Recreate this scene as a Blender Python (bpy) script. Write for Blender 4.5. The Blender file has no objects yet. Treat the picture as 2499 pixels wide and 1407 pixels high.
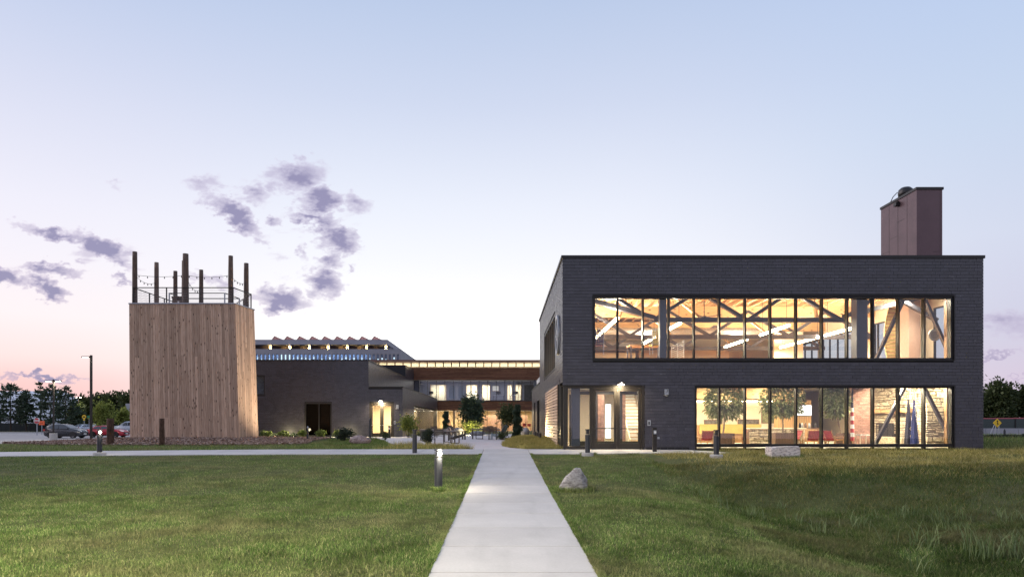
import bpy, bmesh, math, random
import numpy as np
from mathutils import Vector, Matrix, noise
random.seed(7); RNG = np.random.default_rng(7)
SC = bpy.context.scene
COL = SC.collection
PI = math.pi
R = math.radians

# ------------------------------------------------------------------ camera
EYE = 1.40
cam = bpy.data.cameras.new('camera')
cam.lens = 24.0; cam.sensor_width = 36.0; cam.sensor_fit = 'HORIZONTAL'
cam.shift_x = 0.0086; cam.shift_y = 0.1303
cam.clip_start = 0.1; cam.clip_end = 4000
cam_o = bpy.data.objects.new('camera', cam); COL.objects.link(cam_o)
cam_o.location = (0, 0, EYE); cam_o.rotation_euler = (R(90), 0, 0)
SC.camera = cam_o

def at(px, py, d):
    """a measured point of the photograph at distance d -> metres"""
    return Vector(((px - 1228.0) * d / 1666.0, d, EYE - (py - 1029.0) * d / 1666.0))
def ax(px, d): return (px - 1228.0) * d / 1666.0
def az(py, d): return EYE - (py - 1029.0) * d / 1666.0

# ------------------------------------------------------------------ render settings
SC.render.engine = 'CYCLES'
SC.view_settings.view_transform = 'Standard'
SC.view_settings.look = 'None'
SC.view_settings.exposure = 0.28
SC.view_settings.gamma = 1.0
SC.view_settings.use_curve_mapping = False
cy = SC.cycles
cy.use_denoising = True
cy.max_bounces = 8; cy.diffuse_bounces = 3; cy.glossy_bounces = 3
cy.transparent_max_bounces = 16; cy.transmission_bounces = 4
cy.caustics_reflective = False; cy.caustics_refractive = False
cy.sample_clamp_indirect = 4.0; cy.sample_clamp_direct = 0.0
cy.use_light_tree = True

# ------------------------------------------------------------------ world (dusk sky)
def srgb(r, g, b):
    f = lambda c: (c/255/12.92 if c/255 <= .04045 else ((c/255+.055)/1.055)**2.4)
    return (f(r), f(g), f(b), 1.0)

world = bpy.data.worlds.new('World'); SC.world = world
world.use_nodes = True
NT = world.node_tree; NT.nodes.clear()
def wn(t, **kw):
    n = NT.nodes.new(t)
    for k, v in kw.items(): setattr(n, k, v)
    return n
def wl(a, b): NT.links.new(a, b)
def wmath(op, a, b=None, clamp=False):
    n = wn('ShaderNodeMath', operation=op, use_clamp=clamp)
    for i, v in enumerate((a, b)):
        if v is None: continue
        if isinstance(v, (int, float)): n.inputs[i].default_value = v
        else: wl(v, n.inputs[i])
    return n.outputs[0]
def wramp(fac, stops):
    n = wn('ShaderNodeValToRGB'); e = n.color_ramp.elements
    while len(e) < len(stops): e.new(0.5)
    for el, (p, c) in zip(e, stops): el.position = p; el.color = c
    wl(fac, n.inputs[0]); return n.outputs[0]
def wmix(f, a, b):
    n = wn('ShaderNodeMix', data_type='RGBA')
    wl(f, n.inputs[0])
    for s, v in ((6, a), (7, b)):
        if isinstance(v, tuple): n.inputs[s].default_value = v
        else: wl(v, n.inputs[s])
    return n.outputs[2]
tc = wn('ShaderNodeTexCoord')
sep = wn('ShaderNodeSeparateXYZ'); wl(tc.outputs['Generated'], sep.inputs[0])
X_, Y_, Z_ = sep.outputs
elev = wmath('MAXIMUM', Z_, 0.0)
azim = wmath('ARCTAN2', X_, Y_)                     # 0 = straight ahead, + = right
front = wramp(elev, [(0.0, (1.02,1.0,.97,1)), (0.09, (1.02,1.0,.98,1)), (0.165, (1.0,.985,.99,1)), (0.225, srgb(246,247,254)), (0.30, srgb(233,237,250)),
                     (0.42, srgb(208,217,239)), (0.53, srgb(186,202,231)), (0.75, srgb(184,200,232)), (1.0, srgb(184,200,232))])
left = wramp(elev, [(0.0, srgb(244,184,184)), (0.05, srgb(250,206,204)), (0.08, srgb(253,228,226)), (0.13, srgb(253,241,243)), (0.2, srgb(245,240,248)),
                    (0.26, srgb(238,236,248)), (0.38, srgb(216,220,240)), (0.52, srgb(184,200,231)), (0.75, srgb(182,202,236)), (1.0, srgb(184,203,236))])
right = wramp(elev, [(0.0, srgb(208,190,212)), (0.05, srgb(214,200,220)), (0.11, srgb(208,206,226)), (0.22, srgb(211,217,236)),
                     (0.34, srgb(200,214,237)), (0.52, srgb(182,202,236)), (0.75, srgb(182,202,236)), (1.0, srgb(184,203,236))])
back = wramp(elev, [(0.0, srgb(214,200,216)), (0.15, srgb(218,212,230)), (0.35, srgb(212,216,238)), (0.7, srgb(192,207,237)), (1.0, srgb(184,203,236))])
def wstep(v, lo, hi):
    n = wn('ShaderNodeMapRange', interpolation_type='SMOOTHSTEP')
    wl(v, n.inputs[0]); n.inputs[1].default_value = lo; n.inputs[2].default_value = hi
    return n.outputs[0]
neg = wmath('MULTIPLY', azim, -1.0)
glow = wramp(elev, [(0.0, (2.3,2.2,2.1,1)), (0.09, (1.9,1.85,1.8,1)), (0.17, (1.04,1.02,1.04,1)), (0.225, srgb(248,249,255)), (0.30, srgb(235,239,251)), (0.42, srgb(208,217,239)), (0.53, srgb(186,202,231)), (1.0, srgb(184,200,232))])
gaz = wmath('ABSOLUTE', wmath('ADD', azim, R(5)))
front = wmix(wstep(gaz, R(4), R(20)), glow, front)
c1 = wmix(wstep(neg, R(10), R(37)), front, left)
c2 = wmix(wstep(azim, R(8), R(40)), c1, right)
absaz = wmath('ABSOLUTE', azim)
c3 = wmix(wstep(absaz, R(60), R(130)), c2, back)
# clouds live on the sky directions (gnomonic u = x/y, v = z/y ahead of the viewer)
ysafe = wmath('MAXIMUM', Y_, 0.05)
u = wmath('DIVIDE', X_, ysafe); v = wmath('DIVIDE', Z_, ysafe)
uv = wn('ShaderNodeCombineXYZ'); wl(u, uv.inputs[0]); wl(v, uv.inputs[1])
nz = wn('ShaderNodeTexNoise'); nz.inputs['Scale'].default_value = 13; nz.inputs['Detail'].default_value = 8; nz.inputs['Roughness'].default_value = .62
nm = wn('ShaderNodeMapping'); nm.inputs['Scale'].default_value = (1.0, 1.7, 1.0); nm.inputs['Rotation'].default_value = (0, 0, R(22))
wl(uv.outputs[0], nm.inputs[0]); wl(nm.outputs[0], nz.inputs[0])
nzs = wn('ShaderNodeVectorMath', operation='SUBTRACT'); wl(nz.outputs['Color'], nzs.inputs[0]); nzs.inputs[1].default_value = (.5, .5, .5)
nzm = wn('ShaderNodeVectorMath', operation='SCALE'); wl(nzs.outputs[0], nzm.inputs[0]); nzm.inputs['Scale'].default_value = 0.05
nzf = wn('ShaderNodeTexNoise'); nzf.inputs['Scale'].default_value = 64; nzf.inputs['Detail'].default_value = 5; wl(nm.outputs[0], nzf.inputs[0])
nzf1 = wn('ShaderNodeVectorMath', operation='SUBTRACT'); wl(nzf.outputs['Color'], nzf1.inputs[0]); nzf1.inputs[1].default_value = (.5, .5, .5)
nzf2 = wn('ShaderNodeVectorMath', operation='SCALE'); wl(nzf1.outputs[0], nzf2.inputs[0]); nzf2.inputs['Scale'].default_value = 0.034
uva = wn('ShaderNodeVectorMath', operation='ADD'); wl(uv.outputs[0], uva.inputs[0]); wl(nzf2.outputs[0], uva.inputs[1])
uvd = wn('ShaderNodeVectorMath', operation='ADD'); wl(uva.outputs[0], uvd.inputs[0]); wl(nzm.outputs[0], uvd.inputs[1])
CLOUDS = [(722,428,82,40,8,.8),(782,492,58,36,0,1),(755,535,66,17,-10,.9),(573,525,92,28,-37,1.05),(822,585,52,30,0,.95),(800,630,40,20,0,.7),
          (795,683,50,42,-20,1),(685,727,78,30,0,1),(862,640,16,12,0,.5),(235,598,84,26,-27,1),(140,572,130,17,-12,.75),(120,655,84,17,-6,.85),
          (115,702,62,20,-28,1),(12,672,60,26,-22,1),(300,682,34,12,-10,.6),(108,914,112,8,-2,.95),(676,540,22,17,0,.55),(632,480,30,36,40,.45),
          (872,495,42,28,-10,.45),(492,440,44,24,0,.38),(520,692,80,16,-25,.5),(300,640,60,16,-20,.5),(640,590,24,10,0,.4),(735,610,14,30,0,.4),
          (2475,790,84,44,12,.35),(2440,860,70,6,2,.45),(2490,912,60,5,0,.35),(270,450,30,14,0,.25),(740,395,30,20,0,.4)]
cl = None
wn1 = wn('ShaderNodeTexNoise'); wn1.inputs['Scale'].default_value = 15; wn1.inputs['Detail'].default_value = 9; wn1.inputs['Roughness'].default_value = .6; wn1.inputs['Distortion'].default_value = .5
wm1 = wn('ShaderNodeMapping'); wm1.inputs['Scale'].default_value = (.65, 2.1, 1); wm1.inputs['Rotation'].default_value = (0, 0, R(28)); wl(uv.outputs[0], wm1.inputs[0]); wl(wm1.outputs[0], wn1.inputs[0])
WISPS = [(760,560,170,230,12,1),(200,650,330,130,-14,1),(560,480,150,90,-30,.8),(60,915,190,26,0,.7),(2470,820,160,90,0,.8),(480,700,180,60,-12,.8)]
for (px, py, rx, ry, rot, amp) in CLOUDS:
    m = wn('ShaderNodeMapping', vector_type='TEXTURE')
    m.inputs['Location'].default_value = ((px-1228)/1666, (1029-py)/1666, 0)
    m.inputs['Rotation'].default_value = (0, 0, R(rot))
    m.inputs['Scale'].default_value = (rx*1.22/1666, ry*1.22/1666, 1)
    wl(uvd.outputs[0], m.inputs[0])
    ln = wn('ShaderNodeVectorMath', operation='LENGTH'); wl(m.outputs[0], ln.inputs[0])
    g = wmath('SUBTRACT', 1.0, ln.outputs['Value'])
    g = wmath('MULTIPLY', wmath('MAXIMUM', g, 0.0), amp)
    cl = g if cl is None else wmath('MAXIMUM', cl, g)
wr = None
for (px, py, rx, ry, rot, amp) in WISPS:
    m = wn('ShaderNodeMapping', vector_type='TEXTURE'); m.inputs['Location'].default_value = ((px-1228)/1666, (1029-py)/1666, 0)
    m.inputs['Rotation'].default_value = (0, 0, R(rot)); m.inputs['Scale'].default_value = (rx/1666, ry/1666, 1); wl(uva.outputs[0], m.inputs[0])
    ln = wn('ShaderNodeVectorMath', operation='LENGTH'); wl(m.outputs[0], ln.inputs[0])
    g = wmath('MULTIPLY', wmath('MAXIMUM', wmath('SUBTRACT', 1.0, ln.outputs['Value']), 0.0), amp); wr = g if wr is None else wmath('MAXIMUM', wr, g)
wisp = wmath('MULTIPLY', wmath('MULTIPLY', wstep(wr, 0.0, 0.6), wstep(wn1.outputs['Fac'], .46, .75)), .5)
nz2 = wn('ShaderNodeTexNoise'); nz2.inputs['Scale'].default_value = 26; nz2.inputs['Detail'].default_value = 6; nz2.inputs['Roughness'].default_value = .6
wl(nm.outputs[0], nz2.inputs[0])
dens = wmath('ADD', wmath('MULTIPLY', cl, wmath('MULTIPLY', nz2.outputs['Fac'], 2.5)), wisp)
ahead = wstep(Y_, 0.1, 0.3)
cmask = wmath('MULTIPLY', wmath('MULTIPLY', wmath('ADD', wmath('MULTIPLY', wstep(dens, 0.06, 0.40), .5), wmath('MULTIPLY', wstep(dens, 0.25, 1.0), .5)), 0.95), ahead)
ccol = wramp(dens, [(0.0, srgb(232,208,222)), (0.25, srgb(190,174,204)), (0.9, srgb(146,140,176))])
c4 = wmix(cmask, c3, ccol)
bg = wn('ShaderNodeBackground'); wl(c4, bg.inputs[0]); bg.inputs[1].default_value = 0.83
SUN_EL, SUN_AZ = R(22.0), R(-72)        # broad afterglow from the left
sky = wn('ShaderNodeTexSky', sky_type='NISHITA'); sky.sun_disc = False
sky.sun_elevation = SUN_EL; sky.sun_rotation = SUN_AZ
bg2 = wn('ShaderNodeBackground'); wl(sky.outputs[0], bg2.inputs[0]); bg2.inputs[1].default_value = 0.004
add = wn('ShaderNodeAddShader'); wl(bg.outputs[0], add.inputs[0]); wl(bg2.outputs[0], add.inputs[1])
wo = wn('ShaderNodeOutputWorld'); wl(add.outputs[0], wo.inputs[0])
world.cycles.sampling_method = 'MANUAL'; world.cycles.sample_map_resolution = 512

sun = bpy.data.lights.new('sun', 'SUN'); sun.energy = 1.7; sun.angle = R(50); sun.color = (1.0, .87, .86)
sun_o = bpy.data.objects.new('sun', sun); COL.objects.link(sun_o)
# light travels from azimuth SUN_AZ, elevation SUN_EL
sd = Vector((math.sin(SUN_AZ)*math.cos(SUN_EL), math.cos(SUN_AZ)*math.cos(SUN_EL), math.sin(SUN_EL)))
sun_o.rotation_euler = sd.to_track_quat('Z', 'Y').to_euler()
sun_o.location = (-60, 80, 40)

# ------------------------------------------------------------------ materials
class NB:
    def __init__(s, name):
        s.m = bpy.data.materials.new(name); s.m.use_nodes = True
        s.t = s.m.node_tree; s.t.nodes.clear()
        s.out = s.t.nodes.new('ShaderNodeOutputMaterial')
    def n(s, t, **kw):
        x = s.t.nodes.new(t)
        for k, v in kw.items(): setattr(x, k, v)
        return x
    def l(s, a, b): s.t.links.new(a, b)
    def set(s, sock, v):
        if isinstance(v, (int, float, tuple)): sock.default_value = v
        else: s.l(v, sock)
    def math(s, op, a, b=0.0):
        x = s.n('ShaderNodeMath', operation=op); s.set(x.inputs[0], a); s.set(x.inputs[1], b); return x.outputs[0]
    def mix(s, f, a, b, blend='MIX'):
        x = s.n('ShaderNodeMix', data_type='RGBA', blend_type=blend); s.set(x.inputs[0], f); s.set(x.inputs[6], a); s.set(x.inputs[7], b); return x.outputs[2]
    def noise(s, vec, scale, detail=4, rough=.55):
        x = s.n('ShaderNodeTexNoise'); x.inputs['Scale'].default_value = scale; x.inputs['Detail'].default_value = detail
        x.inputs['Roughness'].default_value = rough; s.l(vec, x.inputs['Vector']); return x.outputs['Fac']
    def ramp(s, f, stops):
        x = s.n('ShaderNodeValToRGB'); e = x.color_ramp.elements
        while len(e) < len(stops): e.new(.5)
        for el, (p, c) in zip(e, stops): el.position = p; el.color = c if len(c) == 4 else (*c, 1)
        s.l(f, x.inputs[0]); return x.outputs[0]
    def pos(s): return s.n('ShaderNodeNewGeometry').outputs['Position']
    def scaled(s, vec, sc):
        x = s.n('ShaderNodeMapping'); x.inputs['Scale'].default_value = sc; s.l(vec, x.inputs[0]); return x.outputs[0]
    def bsdf(s, col, rough=.6, metal=0.0, spec=.5, bump=None, bstr=.3, bdist=.02):
        b = s.n('ShaderNodeBsdfPrincipled'); s.set(b.inputs['Base Color'], col); s.set(b.inputs['Roughness'], rough)
        b.inputs['Metallic'].default_value = metal; b.inputs['Specular IOR Level'].default_value = spec
        if bump is not None:
            bp = s.n('ShaderNodeBump'); bp.inputs['Strength'].default_value = bstr; bp.inputs['Distance'].default_value = bdist
            s.l(bump, bp.inputs['Height']); s.l(bp.outputs[0], b.inputs['Normal'])
        s.l(b.outputs[0], s.out.inputs[0]); return b
def C4(c): return (c[0], c[1], c[2], 1.0)
def mat(name, col, rough=.6, metal=0.0, var=.25, scale=6.0, spec=.5, rnd=0.0, island=0.0, bump=0.0, stretch=(1,1,1), bdist=.02):
    b = NB(name); p = b.pos()
    if stretch != (1,1,1): p = b.scaled(p, stretch)
    f = b.noise(p, scale, 5)
    lo = tuple(c*(1-var) for c in col); hi = tuple(min(1, c*(1+var)) for c in col)
    c = b.ramp(f, [(.3, lo), (.7, hi)])
    if rnd:
        r = b.n('ShaderNodeObjectInfo').outputs['Random']
        k = b.math('ADD', b.math('MULTIPLY', r, 2*rnd), 1-rnd)
        x = b.n('ShaderNodeVectorMath', operation='SCALE'); b.l(c, x.inputs[0]); b.l(k, x.inputs['Scale']); c = x.outputs[0]
    if island:
        r = b.n('ShaderNodeNewGeometry').outputs['Random Per Island']
        k = b.math('ADD', b.math('MULTIPLY', r, 2*island), 1-island)
        x = b.n('ShaderNodeVectorMath', operation='SCALE'); b.l(c, x.inputs[0]); b.l(k, x.inputs['Scale']); c = x.outputs[0]
    rr = b.math('ADD', b.math('MULTIPLY', f, .2), rough-.1)
    b.bsdf(c, rr, metal, spec, f if bump else None, bump, bdist)
    return b.m
def emis(name, col, s, base=(.8,.8,.8)):
    b = NB(name); p = b.bsdf(C4(base), .5); p.inputs['Emission Color'].default_value = C4(col); p.inputs['Emission Strength'].default_value = s
    return b.m
def glass_mat(name, tint=(.93,.95,.95), refl=1.0, rough=0.0):
    b = NB(name)
    t = b.n('ShaderNodeBsdfTransparent'); t.inputs[0].default_value = C4(tint)
    g = b.n('ShaderNodeBsdfGlossy'); g.inputs['Roughness'].default_value = rough; g.inputs[0].default_value = (.9,.93,1,1)
    fr = b.n('ShaderNodeFresnel'); bf = b.n('ShaderNodeNewGeometry').outputs['Backfacing']; b.l(b.math('SUBTRACT', 1.5, b.math('MULTIPLY', bf, .8333)), fr.inputs[0])
    f = b.math('MULTIPLY', fr.outputs[0], refl)
    mx = b.n('ShaderNodeMixShader'); b.l(f, mx.inputs[0]); b.l(t.outputs[0], mx.inputs[1]); b.l(g.outputs[0], mx.inputs[2])
    b.l(mx.outputs[0], b.out.inputs[0]); return b.m

def slate_mat(name, island):
    b = NB(name); p = b.pos()
    f = b.noise(p, 3.0, 6, .65); g = b.noise(b.scaled(p, (6,6,40)), 2.0, 3)
    src = b.n('ShaderNodeNewGeometry').outputs['Random Per Island'] if island else b.n('ShaderNodeObjectInfo').outputs['Random']
    c = b.ramp(f, [(.25, (.024,.023,.033)), (.75, (.041,.040,.055))])
    k = b.math('ADD', b.math('MULTIPLY', src, .42), .79)
    x = b.n('ShaderNodeVectorMath', operation='SCALE'); b.l(c, x.inputs[0]); b.l(k, x.inputs['Scale'])
    sc = b.math('GREATER_THAN', b.noise(b.scaled(p, (2.5,2.5,14)), 1.2, 2), .74)
    c2 = b.mix(b.math('MULTIPLY', sc, .35), x.outputs[0], (.30,.29,.31,1))
    b.bsdf(c2, b.math('ADD', b.math('MULTIPLY', f, .22), .24), 0, .62, g, .2, .004)
    return b.m
M = {}
M['slate'] = slate_mat('slate_shingle', False)
M['slate_i'] = slate_mat('slate_courses', True)
M['slate_back'] = mat('slate_backing', (.02,.02,.024), .9)
M['black'] = mat('black_metal', (.018,.017,.018), .42, .3, .2)
M['bronze'] = mat('dark_bronze', (.022,.018,.016), .45, .25, .2)
M['copper'] = mat('bronze_panel', (.105,.066,.074), .34, .45, .12, 1.2)
M['fascia'] = mat('copper_fascia', (.16,.085,.07), .45, .3, .2)
M['glass'] = glass_mat('window_glass')
M['glass_dark'] = glass_mat('tinted_glass', (.02,.022,.026), .22)
M['glass_far'] = glass_mat('office_glass', (.75,.80,.86), 1.1)

def board_mat(name, cols, rnd=True, knots=True, axis='z'):
    b = NB(name); p = b.pos()
    oi = b.n('ShaderNodeObjectInfo').outputs['Random'] if rnd else b.n('ShaderNodeNewGeometry').outputs['Random Per Island']
    off = b.n('ShaderNodeCombineXYZ'); b.l(b.math('MULTIPLY', oi, 37.0), off.inputs[0]); b.l(b.math('MULTIPLY', oi, 91.0), off.inputs[2])
    va = b.n('ShaderNodeVectorMath', operation='ADD'); b.l(p, va.inputs[0]); b.l(off.outputs[0], va.inputs[1])
    st = (9,9,.55) if axis == 'z' else (.55,9,9)
    gr = b.noise(b.scaled(va.outputs[0], st), 3.0, 6, .6)
    c = b.ramp(gr, [(.28, cols[0]), (.5, cols[1]), (.75, cols[2])])
    k = b.math('ADD', b.math('MULTIPLY', oi, .44), .76)
    x = b.n('ShaderNodeVectorMath', operation='SCALE'); b.l(c, x.inputs[0]); b.l(k, x.inputs['Scale']); c = x.outputs[0]
    if knots:
        vo = b.n('ShaderNodeTexVoronoi'); vo.inputs['Scale'].default_value = 1.0
        b.l(b.scaled(va.outputs[0], (5.5,5.5,1.9) if axis == 'z' else (1.9,5.5,5.5)), vo.inputs['Vector'])
        kn = b.ramp(vo.outputs['Distance'], [(.10, (1,1,1)), (.2, (0,0,0))])
        c = b.mix(kn, c, (.045,.028,.018,1))
    b.bsdf(c, .75, 0, .25, gr, .3, .01)
    return b.m
M['cedar'] = board_mat('weathered_cedar', [(.31,.19,.13),(.49,.33,.238),(.59,.43,.33)])
M['ipe'] = board_mat('ipe_plank', [(.10,.045,.028),(.17,.078,.045),(.25,.12,.07)], True, False, 'x')
M['log'] = board_mat('log_pole', [(.07,.045,.035),(.13,.09,.07),(.19,.135,.11)], True, False)
M['galv'] = mat('galvanised_cap', (.36,.38,.42), .4, .6, .1)
M['conc'] = None

def concrete_mat(name, lo, hi, scale=1.0):
    b = NB(name); p = b.pos()
    f = b.noise(p, .8*scale, 6, .6); g = b.noise(p, 30*scale, 3); h = b.noise(b.scaled(p, (1,.18,1)), 2.2*scale, 4)
    c = b.ramp(f, [(.25, lo), (.75, hi)])
    mr = b.n('ShaderNodeMapRange'); b.l(h, mr.inputs[0]); mr.inputs[1].default_value = .52; mr.inputs[2].default_value = .72
    c = b.mix(b.math('MULTIPLY', mr.outputs[0], .2), c, tuple(x*.5 for x in lo)+(1,))
    r = b.n('ShaderNodeObjectInfo').outputs['Random']
    k = b.math('ADD', b.math('MULTIPLY', r, .12), .94)
    x = b.n('ShaderNodeVectorMath', operation='SCALE'); b.l(c, x.inputs[0]); b.l(k, x.inputs['Scale'])
    gg = b.math('ADD', b.math('MULTIPLY', g, .24), .88)
    y = b.n('ShaderNodeVectorMath', operation='SCALE'); b.l(x.outputs[0], y.inputs[0]); b.l(gg, y.inputs['Scale'])
    b.bsdf(y.outputs[0], .8, 0, .3, g, .25, .004); return b.m
M['conc'] = concrete_mat('broom_concrete', (.35,.338,.338), (.44,.427,.424))
M['patio'] = concrete_mat('patio_concrete', (.46,.425,.43), (.54,.50,.50))
M['conc_far'] = concrete_mat('precast_concrete', (.25,.245,.28), (.32,.315,.35), .3)
M['asphalt'] = concrete_mat('parking_asphalt', (.20,.195,.20), (.27,.26,.265), .4)
M['rock'] = None
def rock_mat(name, cols):
    b = NB(name); p = b.n('ShaderNodeTexCoord').outputs['Object']
    f = b.noise(p, 4, 8, .7); g = b.noise(b.scaled(p, (1,1,2.5)), 9, 5, .65)
    c = b.ramp(f, [(.25, cols[0]), (.5, cols[1]), (.72, cols[2])])
    d = b.ramp(g, [(.38, (.35,.33,.36)), (.52, (1,1,1))])
    c = b.mix(.8, c, d, 'MULTIPLY')
    b.bsdf(c, .85, 0, .3, g, .9, .05); return b.m
M['rock'] = rock_mat('granite_boulder', [(.14,.135,.14),(.27,.26,.265),(.41,.40,.40)])
M['rock_red'] = rock_mat('red_boulder', [(.16,.11,.11),(.28,.21,.20),(.42,.36,.35)])
M['rock_pale'] = rock_mat('limestone_block', [(.50,.44,.42),(.62,.56,.54),(.70,.65,.64)])

# foliage: colour per leaf
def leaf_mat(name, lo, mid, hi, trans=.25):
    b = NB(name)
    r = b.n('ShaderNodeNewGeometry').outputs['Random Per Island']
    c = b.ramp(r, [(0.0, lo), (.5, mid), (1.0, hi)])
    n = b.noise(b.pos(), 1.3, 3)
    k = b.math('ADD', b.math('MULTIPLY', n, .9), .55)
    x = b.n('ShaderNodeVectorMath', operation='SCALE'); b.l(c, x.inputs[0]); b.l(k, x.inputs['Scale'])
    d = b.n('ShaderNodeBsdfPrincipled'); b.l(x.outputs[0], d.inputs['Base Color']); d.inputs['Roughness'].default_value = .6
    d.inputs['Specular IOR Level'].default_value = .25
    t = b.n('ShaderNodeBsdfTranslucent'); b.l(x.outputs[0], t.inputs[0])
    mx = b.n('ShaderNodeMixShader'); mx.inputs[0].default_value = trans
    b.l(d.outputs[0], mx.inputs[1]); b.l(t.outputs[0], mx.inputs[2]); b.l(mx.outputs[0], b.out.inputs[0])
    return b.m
M['pine'] = leaf_mat('pine_needles', (.028,.045,.03), (.05,.08,.05), (.09,.115,.07))
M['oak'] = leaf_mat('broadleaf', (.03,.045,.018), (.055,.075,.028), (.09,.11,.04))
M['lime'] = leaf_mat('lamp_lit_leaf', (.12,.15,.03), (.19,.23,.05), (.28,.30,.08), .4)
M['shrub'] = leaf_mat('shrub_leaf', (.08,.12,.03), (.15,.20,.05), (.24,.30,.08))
M['ficus'] = leaf_mat('ficus_leaf', (.10,.13,.05), (.20,.24,.10), (.36,.38,.19))
M['maroon'] = leaf_mat('dark_bush_leaf', (.02,.03,.02), (.035,.05,.03), (.06,.07,.05))
M['weed'] = leaf_mat('tall_weed', (.08,.12,.042), (.125,.175,.065), (.20,.24,.11))
M['bark'] = mat('bark', (.055,.042,.034), .9, 0, .4, 14, .2)
M['bark_pale'] = mat('pale_bark', (.32,.25,.18), .8, 0, .25, 14, .2)

def grass_mat(name, tone=1.0):
    b = NB(name)
    r = b.n('ShaderNodeNewGeometry').outputs['Random Per Island']; p = b.pos()
    g = b.ramp(r, [(0, (.055,.10,.028)), (.45, (.115,.185,.05)), (.8, (.19,.25,.08)), (1, (.38,.36,.18))])
    n1 = b.noise(p, .33, 5, .65); n2 = b.noise(p, 1.4, 5, .65)
    straw = b.ramp(n1, [(.46, (0,0,0)), (.64, (1,1,1))])
    g = b.mix(b.math('MULTIPLY', straw, .6), g, (.26,.22,.12,1))
    k = b.math('MULTIPLY', b.math('MAXIMUM', b.math('ADD', b.math('MULTIPLY', n2, 2.4), -.22), .3), tone)
    x = b.n('ShaderNodeVectorMath', operation='SCALE'); b.l(g, x.inputs[0]); b.l(k, x.inputs['Scale'])
    d = b.n('ShaderNodeBsdfDiffuse'); b.l(x.outputs[0], d.inputs[0])
    t = b.n('ShaderNodeBsdfTranslucent'); b.l(x.outputs[0], t.inputs[0])
    mx = b.n('ShaderNodeMixShader'); mx.inputs[0].default_value = .3
    b.l(d.outputs[0], mx.inputs[1]); b.l(t.outputs[0], mx.inputs[2]); b.l(mx.outputs[0], b.out.inputs[0]); return b.m
M['grass'] = grass_mat('lawn_blade')
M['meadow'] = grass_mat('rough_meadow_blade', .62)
def dry_mat(name, tone=1.0):
    b = NB(name)
    r = b.n('ShaderNodeNewGeometry').outputs['Random Per Island']; p = b.pos()
    g = b.ramp(r, [(0, (.10,.105,.03)), (.4, (.24,.22,.06)), (.75, (.44,.37,.12)), (1, (.55,.45,.22))])  # dry straw, brightened and yellowed to carry the light falling on the bank
    n2 = b.noise(p, 1.1, 4, .6); k = b.math('MULTIPLY', b.math('MAXIMUM', b.math('ADD', b.math('MULTIPLY', n2, 2.0), 0.0), .3), tone)
    x = b.n('ShaderNodeVectorMath', operation='SCALE'); b.l(g, x.inputs[0]); b.l(k, x.inputs['Scale'])
    b.bsdf(x.outputs[0], .8, 0, .1); return b.m
M['dry'] = dry_mat('dry_meadow_blade')
M['dry_dark'] = dry_mat('darker_dry_blade', .5)
def soil_mat():
    b = NB('ground_soil'); p = b.pos()
    n = b.noise(p, .5, 5, .6); m = b.noise(p, 9, 4, .6)
    c = b.ramp(n, [(.3, (.05,.062,.022)), (.55, (.075,.085,.032)), (.75, (.12,.105,.055))])
    k = b.math('ADD', b.math('MULTIPLY', m, 1.2), .4)
    x = b.n('ShaderNodeVectorMath', operation='SCALE'); b.l(c, x.inputs[0]); b.l(k, x.inputs['Scale'])
    b.bsdf(x.outputs[0], .95, 0, .1, m, .8, .05); return b.m
M['soil'] = soil_mat()
M['mulch_base'] = mat('mulch_soil', (.12,.08,.062), .95, 0, .5, 25, .1, bump=.9)
def chip_mat():
    b = NB('bark_chip'); r = b.n('ShaderNodeNewGeometry').outputs['Random Per Island']
    c = b.ramp(r, [(0, (.15,.098,.078)), (.5, (.29,.20,.16)), (1, (.44,.34,.29))]); b.bsdf(c, .9, 0, .1); return b.m
M['chip'] = chip_mat()
M['white'] = mat('white_paint', (.72,.72,.70), .5, 0, .06)
M['white_line'] = mat('road_paint', (.62,.62,.60), .7, 0, .2, 3)
M['cream'] = mat('cream_plaster', (.72,.62,.47), .8, 0, .05, 2)
M['ceil_white'] = mat('ceiling_tile', (.70,.66,.58), .85, 0, .05, 2)
M['deck'] = board_mat('timber_deck', [(.54,.34,.16),(.64,.43,.22),(.73,.52,.30)], False, False, 'x')
M['glulam'] = board_mat('glulam', [(.56,.35,.16),(.66,.44,.22),(.73,.51,.29)], True, True, 'x')
M['steel'] = mat('painted_steel', (.045,.043,.055), .45, .2, .15)
M['wood'] = mat('oak_wood', (.42,.24,.11), .5, 0, .3, 5, .4, stretch=(6,6,.6))
M['wood_dark'] = mat('walnut_wood', (.13,.075,.05), .5, 0, .3, 5, .4, stretch=(6,6,.6))
M['floor_in'] = mat('terrazzo_floor', (.42,.37,.31), .35, 0, .12, 20)
M['red'] = mat('red_webbing', (.36,.035,.045), .6, 0, .2)
M['yellow_laminate'] = mat('yellow_wood_veneer', (.62,.44,.12), .5, 0, .1, 4)
M['stone'] = rock_mat('ledge_stone', [(.42,.33,.22),(.56,.47,.34),(.68,.60,.47)])
M['brick_red'] = mat('brown_brick', (.25,.14,.115), .8, 0, .3, 9, .2, rnd=.2)
M['pink'] = mat('plaster_pink', (.50,.34,.27), .8, 0, .06)
M['blue_flag'] = mat('blue_flag_cloth', (.010,.022,.13), .7, 0, .25, 8)
M['navy_flag'] = mat('navy_flag_cloth', (.012,.013,.035), .7, 0, .25, 8)
M['gold'] = mat('gold_fringe', (.55,.36,.08), .5, 0, .2)
M['tyre'] = mat('tyre_rubber', (.018,.018,.019), .8)
M['alloy'] = mat('alloy_rim', (.45,.45,.47), .3, .8, .1)
M['car_grey'] = mat('grey_car_paint', (.075,.078,.09), .25, .5, .05)
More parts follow.
